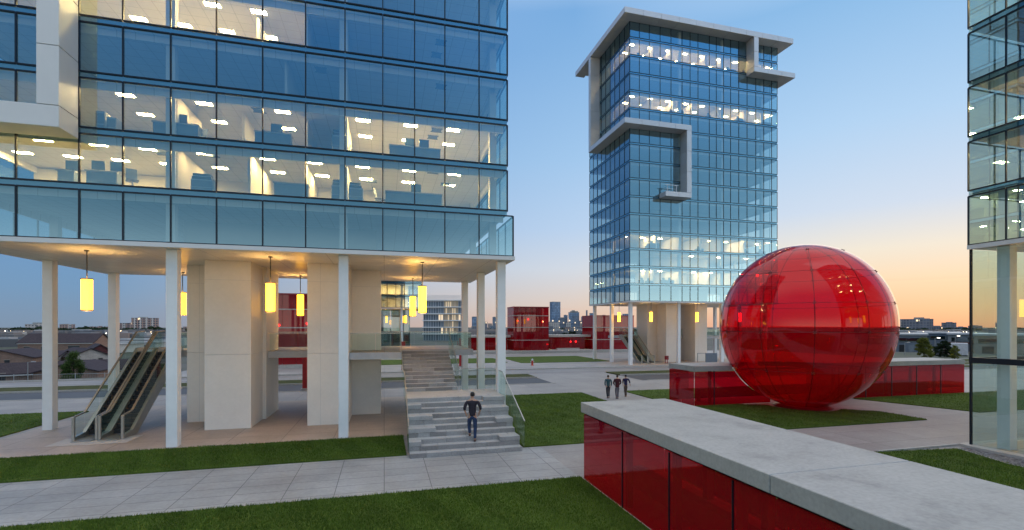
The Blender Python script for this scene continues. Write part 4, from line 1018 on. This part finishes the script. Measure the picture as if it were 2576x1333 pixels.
# ---------------------------------------------------------------- brick houses below the avenue
def house(label, u, d, w, dp, eave_v, ridge_v, rz, wall, roofm='roof_shingle', ridge='x', base=-7.4, windows=(), chimney=None, trim='tan_render', ov=.35):
    x, y = at(u,d); ze = zat(eave_v,d)-base; zr = zat(ridge_v,d)-base
    t = thing('brick_house', label, 'house', (x,y,base), rz-TH-math.atan((u-1288)/F), 'brick houses below the avenue')
    a, b = w/2, dp/2
    m = MB()
    if ridge == 'x':
        m.box(-a,a,-b,b,0,ze)
        for s in (-1,1): m.add([(s*a,-b,ze),(s*a,b,ze),(s*a,0,zr-.05),(s*(a-.25),-b,ze),(s*(a-.25),b,ze),(s*(a-.25),0,zr-.05)],[(0,1,2),(3,5,4),(0,2,5,3),(1,4,5,2)])
    else:
        m.box(-a,a,-b,b,0,ze)
        for s in (-1,1): m.add([(-a,s*b,ze),(a,s*b,ze),(0,s*b,zr-.05),(-a,s*(b-.25),ze),(a,s*(b-.25),ze),(0,s*(b-.25),zr-.05)],[(0,1,2),(3,5,4),(0,2,5,3),(1,4,5,2)])
    m.build('wall', M[wall], t, local=True)
    r = MB(); th = .22
    if ridge == 'x':
        for s in (-1,1):
            sl = (zr-ze)/b; yo = s*(b+ov); zo = ze-ov*sl
            r.add([(-a-ov,yo,zo),(a+ov,yo,zo),(a+ov,0,zr),(-a-ov,0,zr),(-a-ov,yo,zo+th),(a+ov,yo,zo+th),(a+ov,0,zr+th),(-a-ov,0,zr+th)],[(0,1,2,3),(4,7,6,5),(0,4,5,1),(1,5,6,2),(3,7,4,0)])
    else:
        for s in (-1,1):
            sl = (zr-ze)/a; xo = s*(a+ov); zo = ze-ov*sl
            r.add([(xo,-b-ov,zo),(xo,b+ov,zo),(0,b+ov,zr),(0,-b-ov,zr),(xo,-b-ov,zo+th),(xo,b+ov,zo+th),(0,b+ov,zr+th),(0,-b-ov,zr+th)],[(0,1,2,3),(4,7,6,5),(0,4,5,1),(1,5,6,2),(3,7,4,0)])
    ro = r.build('roof', M[roofm], t, local=True)
    if chimney: cx, cz = chimney; MB().box(cx-.45,cx+.45,-b-.3,-b+.6,0,zr+cz).build('chimney', M[trim], ro, local=True)
    for (wx, wz, ww, wh, st_) in windows:
        wi = MB().box(wx-ww/2,wx+ww/2,-b-.05,-b+.02,wz,wz+wh).build('window', M['dark' if st_ else 'glass_dark'], t, local=True)
        MB().bar((wx-ww/2-.08,-b-.07,wz-.06),(wx+ww/2+.08,-b-.07,wz-.06),.1,.12).bar((wx-ww/2-.08,-b-.07,wz+wh+.06),(wx+ww/2+.08,-b-.07,wz+wh+.06),.1,.12).build('frame', M[trim], wi, local=True)
    MB().box(-a-.02,a+.02,-b-.42,-b-.34,ze-.34,ze-.12).build('gutter', M['pale_trim'], t, local=True) if ridge == 'x' else None
    return t
house('big two storey brick house with long dark roof behind the bungalows', 168,165,21,11,861,840,-.5,'brick_brown',windows=((5,5.2,3.2,1.2,0),(-3,5.2,2.2,1.0,0),(-8,5.2,1.6,1.0,0)),base=-8)
house('brick bungalow with a wide gable at the left frame edge', 40,118,11.5,15,897,879,-.35,'brick_brown',ridge='y',windows=((1.2,3.4,.9,1.1,1),(-3,3.4,1.2,1.1,1)),base=-7.5)
house('low dark roofed brick range joined to the wide gabled bungalow', 108,124,9,12,896,884,-.3,'tan_render',windows=((0,3.1,1.1,1.1,1),(2.6,3.1,1.0,1.1,1)),base=-7.5)
house('pale rendered cottage with a broad gable behind the young tree', 206,128,8.4,12,895,876,.3,'brick_pale',ridge='y',windows=((2,3.0,.9,1.0,1),),base=-7.5)
house('small dark brick house with white porch posts right of the pale cottage', 246,134,7.0,11,889,866,.1,'brick_maroon',ridge='y',windows=((-2.0,3.2,.9,1.4,0),),base=-7.5,chimney=(3.1,-1.2),trim='pale_trim')
house('long front bungalow with slate roof and doors behind the fence', 48,96,16,8,937,914,-.06,'brick_brown',windows=((-2.5,1.1,1.8,1.9,1),(4.0,1.1,1.6,1.9,1),(-6.5,1.6,1.2,1.2,1)),base=-7.2)
house('front brick bungalow with a low gable right of the young tree', 204,100,9.8,14,929,911,-.32,'brick_brown',ridge='y',windows=(),base=-7.2)
house('dark roofed bungalow half hidden behind the outer escalator', 262,108,9,9,926,906,-.3,'brick_brown',windows=((1.5,2.0,1.0,1.2,1),),base=-7.2)
for u,d,w,vt,lb in ((262,205,26,866,'flat pale warehouse seen behind the escalator tops'),(20,240,34,868,'flat pinkish store block at the far left'),(345,230,30,862,'low pale warehouse right of the corner column')):
    x, y = at(u,d); t = thing('warehouse', lb, 'warehouse', (x,y,-6), -TH-.1, 'flat warehouses')
    h = zat(vt,d)+6; MB().box(-w/2,w/2,-6,6,0,h).build('wall', M['tan_render' if u==20 else 'pale_trim'], t, local=True)
    MB().box(-w/2-.3,w/2+.3,-6.3,6.3,h,h+.5).build('roof', M['slab_grey'], t, local=True)
    for i in range(4): MB().box(-w/2+2+i*w/4.4,-w/2+2+i*w/4.4+3,-6.06,-5.98,h-2.4,h-.9).build('window', M['glass_dark'], t, local=True)

# ---------------------------------------------------------------- trees
def tree(label, x, y, z, h, prof, nleaf, mat, size=.16, seed=1, group=None, trunk_h=.25):
    r_ = np.random.default_rng(seed); t = thing('tree', label, 'tree', (x,y,z), 0, group)
    m = MB().tube((0,0,-.3),(0,0,h*.5),h*.022,h*.014).tube((0,0,h*.5),(.02*h,0,h*.93),h*.014,h*.004)
    cl = []
    for i in range(46):
        f = r_.uniform(trunk_h,1.0); a = r_.uniform(0,2*PI); R = np.interp(f,[p[0] for p in prof],[p[1] for p in prof])*h
        rr = R*r_.uniform(.45,1.0); c = (rr*math.cos(a),rr*math.sin(a),f*h); cl.append((c, r_.uniform(.05,.11)*h, r_.uniform(-.22,.22)))
        if i % 2 == 0: m.tube((0,0,max(trunk_h*.7,f-.16)*h),c,h*.006,h*.002,5)
    m.build('trunk', M['trunk'], t, local=True)
    V = []; T_ = []
    per = nleaf//len(cl)
    for c, rad, tn in cl:
        d = r_.normal(0,1,(per,3)); d /= np.linalg.norm(d,axis=1)[:,None]; p = np.array(c)+d*rad*r_.uniform(.3,1.25,(per,1))*np.array([1,1,.8])
        u1 = r_.normal(0,1,(per,3)); u1 /= np.linalg.norm(u1,axis=1)[:,None]; u2 = np.cross(u1, r_.normal(0,1,(per,3))); u2 /= np.linalg.norm(u2,axis=1)[:,None]+1e-6
        s = (size*r_.uniform(.6,1.3,(per,1)))
        V.append(np.stack([p-u1*s*.5,p-u2*s*.3,p+u1*s*.5,p+u2*s*.3],1)); T_.append(np.clip(.5+tn+r_.normal(0,.18,per),0,1))
    tris('crown', np.concatenate(V), np.concatenate(T_), mat, t)
    return t
x, y = at(184,72); tree('young thin leaved green tree in front of the brick bungalows', x,y,-5.2,zat(888,72)+5.2,[(.25,.12),(.45,.24),(.7,.19),(1,.03)],9000,'leaf_green',.17,3,trunk_h=.3)
x, y = at(2324,62); tree('yellow green conical tree behind the long red wall', x,y,-.4,zat(850,62)+.4,[(.1,.30),(.35,.33),(.7,.20),(1,.03)],9000,'leaf_yellow',.13,5,trunk_h=.1)
x, y = at(2376,80); tree('dark rounded tree right of the yellow green tree', x,y,-.6,zat(858,80)+.6,[(.2,.35),(.55,.42),(.85,.28),(1,.08)],7000,'leaf_dark',.18,6,trunk_h=.15)
x, y = at(2352,84); tree('low dark bush tree between the yellow green tree and the rounded tree', x,y,-.6,zat(872,84)+.6,[(.1,.5),(.5,.55),(.85,.3),(1,.1)],4000,'leaf_dark',.18,7,trunk_h=.1)
x, y = at(1443,150); tree('dark round tree on the skyline above the low red pavilion, left one', x,y,-1,zat(834,150)+1,[(.1,.8),(.5,1.0),(.85,.7),(1,.2)],4000,'leaf_dark',.30,8,trunk_h=.1)
x, y = at(1478,156); tree('dark round tree on the skyline above the low red pavilion, right one', x,y,-1,zat(835,156)+1,[(.1,.8),(.5,1.0),(.85,.7),(1,.2)],4000,'leaf_dark',.30,9,trunk_h=.1)
for u, d, v, sd, lb in ((2402,70,870,11,'small yellow leaved sapling beside the white trailer'),):
    x, y = at(u,d); tree(lb, x,y,-.5,zat(v,d)+.5,[(.3,.2),(.6,.28),(1,.05)],2500,'leaf_yellow',.12,sd,trunk_h=.3)

# ---------------------------------------------------------------- skyline
def block(label, u0, u1, vt, d, mat, dp=None, rz=0, name='apartment_block', group='distant skyline buildings', tops=(), base=-1.2, steps=(), cat='building'):
    uc = (u0+u1)/2; x, y = at(uc, d+3); w = (u1-u0)*d/F; h = zat(vt,d)-base; dp = dp or w*.6
    t = thing(name, label, cat, (x,y,base), rz-TH*0-math.atan((uc-1288)/F)-TH, group)
    MB().box(-w/2,w/2,0,dp,0,h).build('facade', M[mat], t, local=True)
    MB().box(-w/2-.2,w/2+.2,-.2,dp+.2,h,h+max(.4,.02*h)).build('roof', M['slab_grey'], t, local=True)
    for (a, b, hh) in tops: MB().box(-w/2+w*a,-w/2+w*b,dp*.2,dp*.8,h+.3,h+hh*d/F).build('roof_plant', M['slab_grey'], t, local=True)
    for (a, b, hh, mt) in steps: MB().box(-w/2+w*a,-w/2+w*b,-1.2,-.05,0,h+hh*d/F).build('bay', M[mat if mt is None else mt], t, local=True)
    return t
FB = 'facade_brick'
block('pale stepped apartment block with a curved right wing, leftmost on the skyline',72,117,816,620,'facade_pale',tops=((.3,.8,5),),steps=((.45,.95,2,None),))
block('small square brown apartment block right of the corner column',155,184,816,640,FB,tops=((.2,.6,1.5),),steps=((.55,.75,0,'facade_pale'),))
block('long low row of brick apartments with projecting bays',232,283,822,680,FB,steps=((.05,.2,1,None),(.35,.5,2,None),(.7,.9,1,None)))
block('mid height brick apartment slab left of the tallest brick block',304,334,813,660,FB,steps=((.2,.4,0,'facade_pale'),(.6,.8,1,None)))
block('tallest brick apartment block on the left skyline with pale balcony bays',338,393,800,600,FB,tops=((.25,.6,3),),steps=((.08,.16,0,'facade_pale'),(.28,.36,1,'facade_pale'),(.5,.58,2,'facade_pale'),(.72,.8,0,'facade_pale')))
block('tiny brown block on the skyline right of the pale front column',462,476,822,640,FB)
block('slim dark blue tower seen between the two right rear columns',1187,1199,797,900,'facade_blue',tops=((.2,.8,1),))
block('grey blue slim tower left of the right front column',1239,1251,798,900,'facade_slate',tops=((.1,.7,1.5),))
for u0,u1,v,m_ in ((1200,1214,817,'facade_slate'),(1216,1226,810,'facade_grey'),(1227,1238,814,'facade_tan')): block(f'low far {dict(facade_slate="slate",facade_grey="grey",facade_tan="tan")[m_]} building between the right columns and the slim towers',u0,u1,v,880,m_)
block('tallest dark blue skyscraper with a tan side, above the low red pavilion',1389,1411,760,1000,'facade_blue',dp=14,rz=.45,tops=((.1,.9,1),),steps=())
block('chunky blue tower with a stepped crown right of the tallest skyscraper',1430,1457,786,960,'facade_blue',tops=((.15,.9,4),(.3,.6,6)),steps=((.45,.95,-8,'facade_slate'),))
block('slate mid rise with tan top left of the stepped tower',1405,1427,800,980,'facade_slate',tops=((.2,.7,2),))
block('thin needle tower right of the stepped tower',1474,1478,781,1000,'facade_slate')
block('broad slate block next to the tower columns',1471,1492,805,940,'facade_slate',tops=((.1,.5,3),))
block('dark tower edge just left of the ribboned tower column',1483,1492,788,1000,'facade_blue')
block('pale low office block at the foot of the tallest skyscraper',1378,1407,811,800,'facade_pale',tops=((.1,.4,2),))
block('small red brown block at the foot of the skyline',1418,1435,823,720,FB)
block('grey terrace block at the foot of the stepped tower',1440,1472,822,760,'facade_grey',tops=((.3,.6,1),))
block('tan low block under the needle tower',1458,1480,815,850,'facade_tan')
block('small domed top block behind the second red pavilion',1512,1526,794,990,'facade_grey',tops=((.2,.8,2),))
block('blue tower behind the ribboned tower corner column',1566,1590,790,900,'facade_blue')
block('pale block left of the square red pavilion',1252,1277,826,760,'facade_pale')
block('wide grey apartment slab with a raised centre beside the sphere',2269,2337,803,560,'facade_grey',tops=((.45,.75,5),),steps=((.0,.1,0,'facade_pale'),(.6,.9,2,None)))
block('round shouldered grey apartment tower near the lobby',2373,2401,812,600,'facade_grey',tops=((.3,.75,2.5),),steps=((.3,.7,1,None),))
block('low grey houses between the slab and the round shouldered tower',2342,2368,821,640,'facade_grey',tops=((.2,.8,2),))
block('low flat far block close to the lobby glass',2405,2428,823,640,'facade_slate',tops=((.3,.7,2),))
block('grey block seen through the lobby glass',2440,2466,820,600,'facade_slate',tops=((.3,.7,2),))
block('taller grey block seen through the lobby glass near its column',2510,2540,812,560,'facade_grey',tops=((.3,.7,2),))
labs = ['low grey block at the left foot of the tallest skyscraper', 'blue slab rising just behind the left side of the tallest skyscraper', 'slate block touching the right edge of the tallest skyscraper', 'blue block midway between the tallest skyscraper and the stepped tower', 'pale block at the left foot of the stepped tower', 'small tan block in front of the stepped tower', 'grey tower partly behind the right half of the stepped tower', 'narrow slate block right beside the stepped tower', 'blue block between the stepped tower and the needle tower', 'low pale block below and left of the needle tower', 'grey block directly right of the needle tower', 'tiny red brick block under the dark tower edge', 'lowest pale block in front of the tallest skyscraper', 'lowest tan block between the tallest skyscraper and the red brown block', 'lowest pale block below the right half of the stepped tower', 'lowest grey block below the needle tower', 'slate block peeking above the left end of the second red pavilion', 'grey block peeking above the middle of the second red pavilion', 'grey low block at the foot of the slim dark blue tower', 'pale low block between the rear columns and the slim grey blue tower', 'slate low block at the foot of the grey blue slim tower', 'grey block just left of the square red pavilion roof']
mats_ = ('facade_pale','facade_grey','facade_slate','facade_tan',FB,'facade_blue')
for i,(u0,u1,v,d,k) in enumerate(((1380,1392,820,700,1),(1392,1402,805,1050,5),(1411,1420,806,1020,2),(1418,1428,793,1080,5),(1424,1436,812,860,0),(1436,1445,825,640,3),(1446,1456,800,1060,1),(1456,1464,808,980,2),(1462,1472,797,1090,5),(1466,1476,822,690,0),(1476,1484,812,900,1),(1486,1494,820,700,4),(1398,1408,827,560,0),(1410,1418,829,540,3),(1448,1460,828,560,0),(1470,1482,829,550,1),(1495,1508,812,930,2),(1540,1552,806,960,1),(1186,1200,821,700,1),(1204,1216,824,640,0),(1232,1246,820,800,2),(1258,1272,818,820,1))):
    block(labs[i],u0,u1,v,d,mats_[k],tops=((.2,.6,1.5),))
# glazed office block with white floor bands
x, y = at(1065,200); wv = 101*200/F; t = thing('office_block', 'pale six storey office block with white floor bands, between the yellow lamps and rear column', 'office building', (x,y,-1), -TH-.02)
hh = zat(752,200)+1; fl = hh/6.2
MB().box(0,wv,0,11,0,hh-.4).build('facade', M['facade_glazed'], t, local=True)
MB().box(wv*.52,wv*.87,-.25,-.02,fl*1.05,hh-.5).build('glowing_bay', M['facade_glow'], t, local=True)
for k in range(1,7): MB().box(-.4,wv+.5,-.7,-.28,k*fl-.16,k*fl+.16).build('floor_band', M['column_white'], t, local=True)
m = MB()
for i in range(30): m.box(wv*.1+i*wv*.028,wv*.1+i*wv*.028+.18,-.1,.1,hh-.4,hh+1.6)
m.build('roof_screen', M['silver'], t, local=True)
# right hand industrial sheds
for u0,u1,vt,d,lb,mt in ((2262,2322,843,100,'long blue grey shed left of the yellow green tree','blue_grey_cladding'),(2320,2400,839,118,'blue grey warehouse with a dark strip window behind the trees','blue_grey_cladding'),(2398,2470,842,104,'grey shed with a maroon band by the glazed lobby','slab_grey'),(2476,2600,845,90,'tan roofed shed seen through the lobby glass','tan_render')):
    x, y = at((u0+u1)/2,d); w = (u1-u0)*d/F*1.02; h = zat(vt,d)+1.2
    t = thing('warehouse', lb, 'warehouse', (x,y,-1.2), -TH-math.atan(((u0+u1)/2-1288)/F), 'industrial sheds on the right')
    MB().box(-w/2,w/2,0,14,0,h).build('wall', M[mt], t, local=True)
    MB().box(-w/2-.2,w/2+.2,-.3,14.2,h,h+.35).build('roof', M['fascia'], t, local=True)
    MB().box(-w/2+.6,w/2-.6,-.06,.02,h-1.5,h-.6).build('strip_window', M['glass_dark'], t, local=True)
    for k in range(3): MB().box(-w/2+w*(.12+.3*k),-w/2+w*(.12+.3*k)+w*.17,-.07,-.01,.1,2.2).build('loading_door', M['dark' if k!=1 else 'cabinet_grey'], t, local=True)
    if 'maroon' in lb: MB().box(-w/2-.1,w/2+.1,-.2,-.01,h*.52,h*.62).build('band', M['brick_maroon'], t, local=True)
x, y = at(2413,84); t = thing('trailer', 'white box trailer parked by the sheds near the lobby', 'trailer', (x,y,-1.06), -TH-.75)
MB().box(-1.1,1.1,-1.2,1.2,.9,3.0).build('cargo_box', M['white_cloth'], t, bevel=.04, local=True); MB().box(-1.05,1.05,-1.1,1.1,.7,.89).build('chassis', M['dark'], t, local=True)
for sx in (-.75,.75):
    for sy in (-1.0,1.0): MB().tube((sx,sy-.15,.46),(sx,sy+.15,.46),.45,n=14).build('wheel', M['dark'], t, local=True)
x, y = at(2381,83); t = thing('mural_wall', 'pale patterned low wall behind the sapling left of the white trailer', 'wall', (x,y,-1.06), -TH-.72)
MB().box(-1.5,1.5,-.1,.1,0,2.0).build('panel', M['facade_pale'], t, local=True)
struct(MB().prism([at(2230,58),at(2440,58),at(2440,74),at(2230,74)],-.4,-.05).build('far_verge', M['verge']))
struct(MB().prism([at(2190,76),at(2600,76),at(2600,92),at(2190,92)],-1.4,-1.0).build('yard', M['plaza']))

# far tree belt: one leafy mass along the horizon
V = []; T_ = []
def belt(u0, u1, d0, d1, n, vtop, wob, base=-2, size=2.2):
    uu = rng.uniform(u0,u1,n); dd = rng.uniform(d0,d1,n)
    a = (uu-1288)/F; X = dd*(ST+a*CT); Y = dd*(CT-a*ST)
    top = H+(822-(vtop+wob*(np.sin(uu*.11)+np.sin(uu*.043+1)+.6*np.sin(uu*.31))))/F*dd
    Z = base+(top-base)*rng.uniform(0,1,n)**.7
    p = np.stack([X,Y,Z],1); s = size*dd[:,None]/700*rng.uniform(.6,1.4,(n,1))
    u1_ = rng.normal(0,1,(n,3)); u1_ /= np.linalg.norm(u1_,axis=1)[:,None]; u2_ = np.cross(u1_, rng.normal(0,1,(n,3))); u2_ /= np.linalg.norm(u2_,axis=1)[:,None]
    V.append(np.stack([p-u1_*s,p-u2_*s*.6,p+u1_*s,p+u2_*s*.6],1)); T_.append(np.clip(.45+rng.normal(0,.2,n),0,1))
belt(-400,520,560,760,16000,826,1.6,-8)
belt(1150,1640,600,720,11000,831,1.4)
belt(2150,3000,520,640,9000,828,1.2)
belt(-400,330,330,420,7000,845,2.0,-8,2.0)
belt(520,1000,500,640,5000,828,1.5,-6)
belt(1160,1560,150,170,2600,842,1.0,-1,2.0)
o = tris('tree_belt', np.concatenate(V), np.concatenate(T_), 'leaf_dark'); tag(o,'dark belt of far trees along the horizon','trees',kind='stuff')
# far-off town: scatter of roofs, and its lights
m = MB()
for (u0,u1,d0,d1,n) in ((-60,480,230,520,120),(1180,1560,300,620,90),(2180,2620,150,520,110)):
    for i in range(n):
        u = random.uniform(u0,u1); d = random.uniform(d0,d1); x, y = at(u,d); w = random.uniform(5,16); b = random.uniform(4,10); h = random.uniform(2.0,4.2); z = ghei(x,y)-.5
        m.box(x-w/2,x+w/2,y-b/2,y+b/2,z,z+h,random.random())
mt, nt, b, out = nmat('town_roofs'); a_ = N(nt,'ShaderNodeAttribute'); a_.attribute_name = 'tone'
nt.links.new(ramp(nt,a_.outputs['Fac'],[(0,(.06,.06,.07)),(.3,(.18,.17,.17)),(.55,(.30,.22,.19)),(.75,(.13,.14,.17)),(1,(.50,.47,.45))]), b.inputs['Base Color'])
tag(m.build('town_houses', mt), 'scatter of low far-off town houses below the horizon', 'houses', kind='stuff')
for mat, lab, nn in (('city_glow','warm lights of the far-off town','warm'),('city_white','white lights of the far-off town','white')):
    m = MB()
    for (u0,u1,v0,v1,d,n) in ((0,420,832,850,330,26),(1190,1560,828,842,420,26),(2268,2432,834,850,200,34),(2360,2432,838,850,180,24),(2436,2560,836,850,190,16),(-200,0,834,850,330,10)):
        for i in range(n):
            u = random.uniform(u0,u1); v = random.uniform(v0,v1); x, y = at(u,d); r = d/F*random.choice((.5,.6,.8,1.1))
            m.ball((x,y,zat(v,d)),r,6,4)
    tag(m.build('city_lights', M[mat]), lab, 'lights', kind='stuff')

# ---------------------------------------------------------------- sky, sun, camera
w = bpy.data.worlds.new('World'); S.world = w; w.use_nodes = True
nt = w.node_tree; bg = nt.nodes['Background']
SUN_AZ = math.radians(63)
sky = N(nt,'ShaderNodeTexSky'); sky.sky_type = 'NISHITA'; sky.sun_disc = False
sky.sun_elevation = math.radians(1.0); sky.sun_rotation = SUN_AZ; sky.ozone_density = 3; sky.dust_density = .6
tc = N(nt,'ShaderNodeTexCoord'); sp_ = N(nt,'ShaderNodeSeparateXYZ'); nt.links.new(tc.outputs['Generated'], sp_.inputs[0])
hx = math_(nt,'MULTIPLY', sp_.outputs[0], math.sin(SUN_AZ)); hy = math_(nt,'MULTIPLY', sp_.outputs[1], math.cos(SUN_AZ))
hl = math_(nt,'SQRT', math_(nt,'ADD', math_(nt,'MULTIPLY',sp_.outputs[0],sp_.outputs[0]), math_(nt,'MULTIPLY',sp_.outputs[1],sp_.outputs[1])))
dot = math_(nt,'DIVIDE', math_(nt,'ADD',hx,hy), math_(nt,'MAXIMUM', hl, 1e-4))
def L(*c): return tuple((v/255/12.92 if v/255 <= .04045 else ((v/255+.055)/1.055)**2.4) for v in c)
el = sp_.outputs[2]   # sine of the elevation
def rr(stops): return ramp(nt, math_(nt,'MAXIMUM', el, 0.0), stops)
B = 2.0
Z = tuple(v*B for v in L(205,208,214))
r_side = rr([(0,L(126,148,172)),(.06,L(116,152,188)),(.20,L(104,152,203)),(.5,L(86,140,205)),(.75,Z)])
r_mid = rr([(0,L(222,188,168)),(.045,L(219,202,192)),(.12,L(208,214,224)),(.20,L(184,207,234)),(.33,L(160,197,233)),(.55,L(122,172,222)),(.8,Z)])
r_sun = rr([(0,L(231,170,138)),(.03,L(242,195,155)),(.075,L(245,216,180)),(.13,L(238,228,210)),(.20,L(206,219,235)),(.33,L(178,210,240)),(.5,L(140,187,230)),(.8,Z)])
q_ = lambda k,*c: tuple(k*v for v in L(*c))
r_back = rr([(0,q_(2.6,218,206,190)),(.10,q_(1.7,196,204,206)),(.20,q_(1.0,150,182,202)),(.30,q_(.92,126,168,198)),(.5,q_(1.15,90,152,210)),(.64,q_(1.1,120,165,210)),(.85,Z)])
f0 = math_(nt,'MULTIPLY', math_(nt,'DIVIDE', sp_.outputs[1], math_(nt,'MAXIMUM', hl, 1e-4)), -1.7, True)
f1 = math_(nt,'DIVIDE', math_(nt,'MAXIMUM',dot,0.0), .76, True)
f2 = math_(nt,'DIVIDE', math_(nt,'SUBTRACT',dot,.76), .22, True)
c = mixc(nt, f2, mixc(nt, f1, r_side, r_mid), r_sun)
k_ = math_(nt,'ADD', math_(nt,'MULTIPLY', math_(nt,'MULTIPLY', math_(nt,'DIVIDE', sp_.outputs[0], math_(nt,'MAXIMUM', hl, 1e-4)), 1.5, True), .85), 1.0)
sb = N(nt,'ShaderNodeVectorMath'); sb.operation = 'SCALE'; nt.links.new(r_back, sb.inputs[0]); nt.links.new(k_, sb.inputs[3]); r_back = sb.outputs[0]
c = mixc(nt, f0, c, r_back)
# thin pink cloud streaks low in the sunset
mp = N(nt,'ShaderNodeMapping'); mp.inputs['Scale'].default_value = (1.2,1.2,38); nt.links.new(tc.outputs['Generated'], mp.inputs[0])
cn = noise(nt, 2.2, 4, mp.outputs[0]); cf = math_(nt,'MULTIPLY', ramp(nt, cn, [(.60,(0,0,0)),(.74,(1,1,1))]), math_(nt,'MULTIPLY', ramp(nt, el, [(.005,(0,0,0)),(.03,(1,1,1)),(.09,(0,0,0))]), math_(nt,'MULTIPLY', f1, .35)))
c = mixc(nt, cf, c, L(228,150,128))
sc_ = N(nt,'ShaderNodeVectorMath'); sc_.operation = 'SCALE'; sc_.inputs[3].default_value = .28; nt.links.new(sky.outputs[0], sc_.inputs[0])
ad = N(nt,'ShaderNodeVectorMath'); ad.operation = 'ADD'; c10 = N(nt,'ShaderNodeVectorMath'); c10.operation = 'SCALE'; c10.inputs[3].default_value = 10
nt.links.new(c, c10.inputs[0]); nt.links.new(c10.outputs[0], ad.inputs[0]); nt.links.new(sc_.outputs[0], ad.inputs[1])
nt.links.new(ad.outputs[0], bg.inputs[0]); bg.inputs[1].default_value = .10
sun = bpy.data.lights.new('sun','SUN'); sun.energy = .6; sun.angle = math.radians(50); sun.color = (1,.74,.5)
so = bpy.data.objects.new('sun', sun); C.objects.link(so)
e_ = math.radians(5); so.rotation_euler = Vector((-math.sin(SUN_AZ)*math.cos(e_),-math.cos(SUN_AZ)*math.cos(e_),-math.sin(e_))).to_track_quat('-Z','Y').to_euler()
cam = bpy.data.cameras.new('camera'); co = bpy.data.objects.new('camera', cam); C.objects.link(co); S.camera = co
co.location = (0,0,H); co.rotation_euler = (PI/2,0,-TH); cam.sensor_width = 36; cam.lens = F/2576*36; cam.shift_y = 155.5/2576; cam.clip_end = 9000; cam.clip_start = .1
S.render.engine = 'CYCLES'
cy = S.cycles; cy.max_bounces = 10; cy.diffuse_bounces = 3; cy.glossy_bounces = 4; cy.transmission_bounces = 6; cy.transparent_max_bounces = 24
cy.use_denoising = True; cy.sample_clamp_indirect = 6; cy.caustics_reflective = False; cy.caustics_refractive = False; cy.use_light_tree = True
S.view_settings.view_transform = 'Standard'; S.view_settings.look = 'None'; S.view_settings.exposure = 0; S.view_settings.gamma = 1
S.render.resolution_x = 1024; S.render.resolution_y = 530
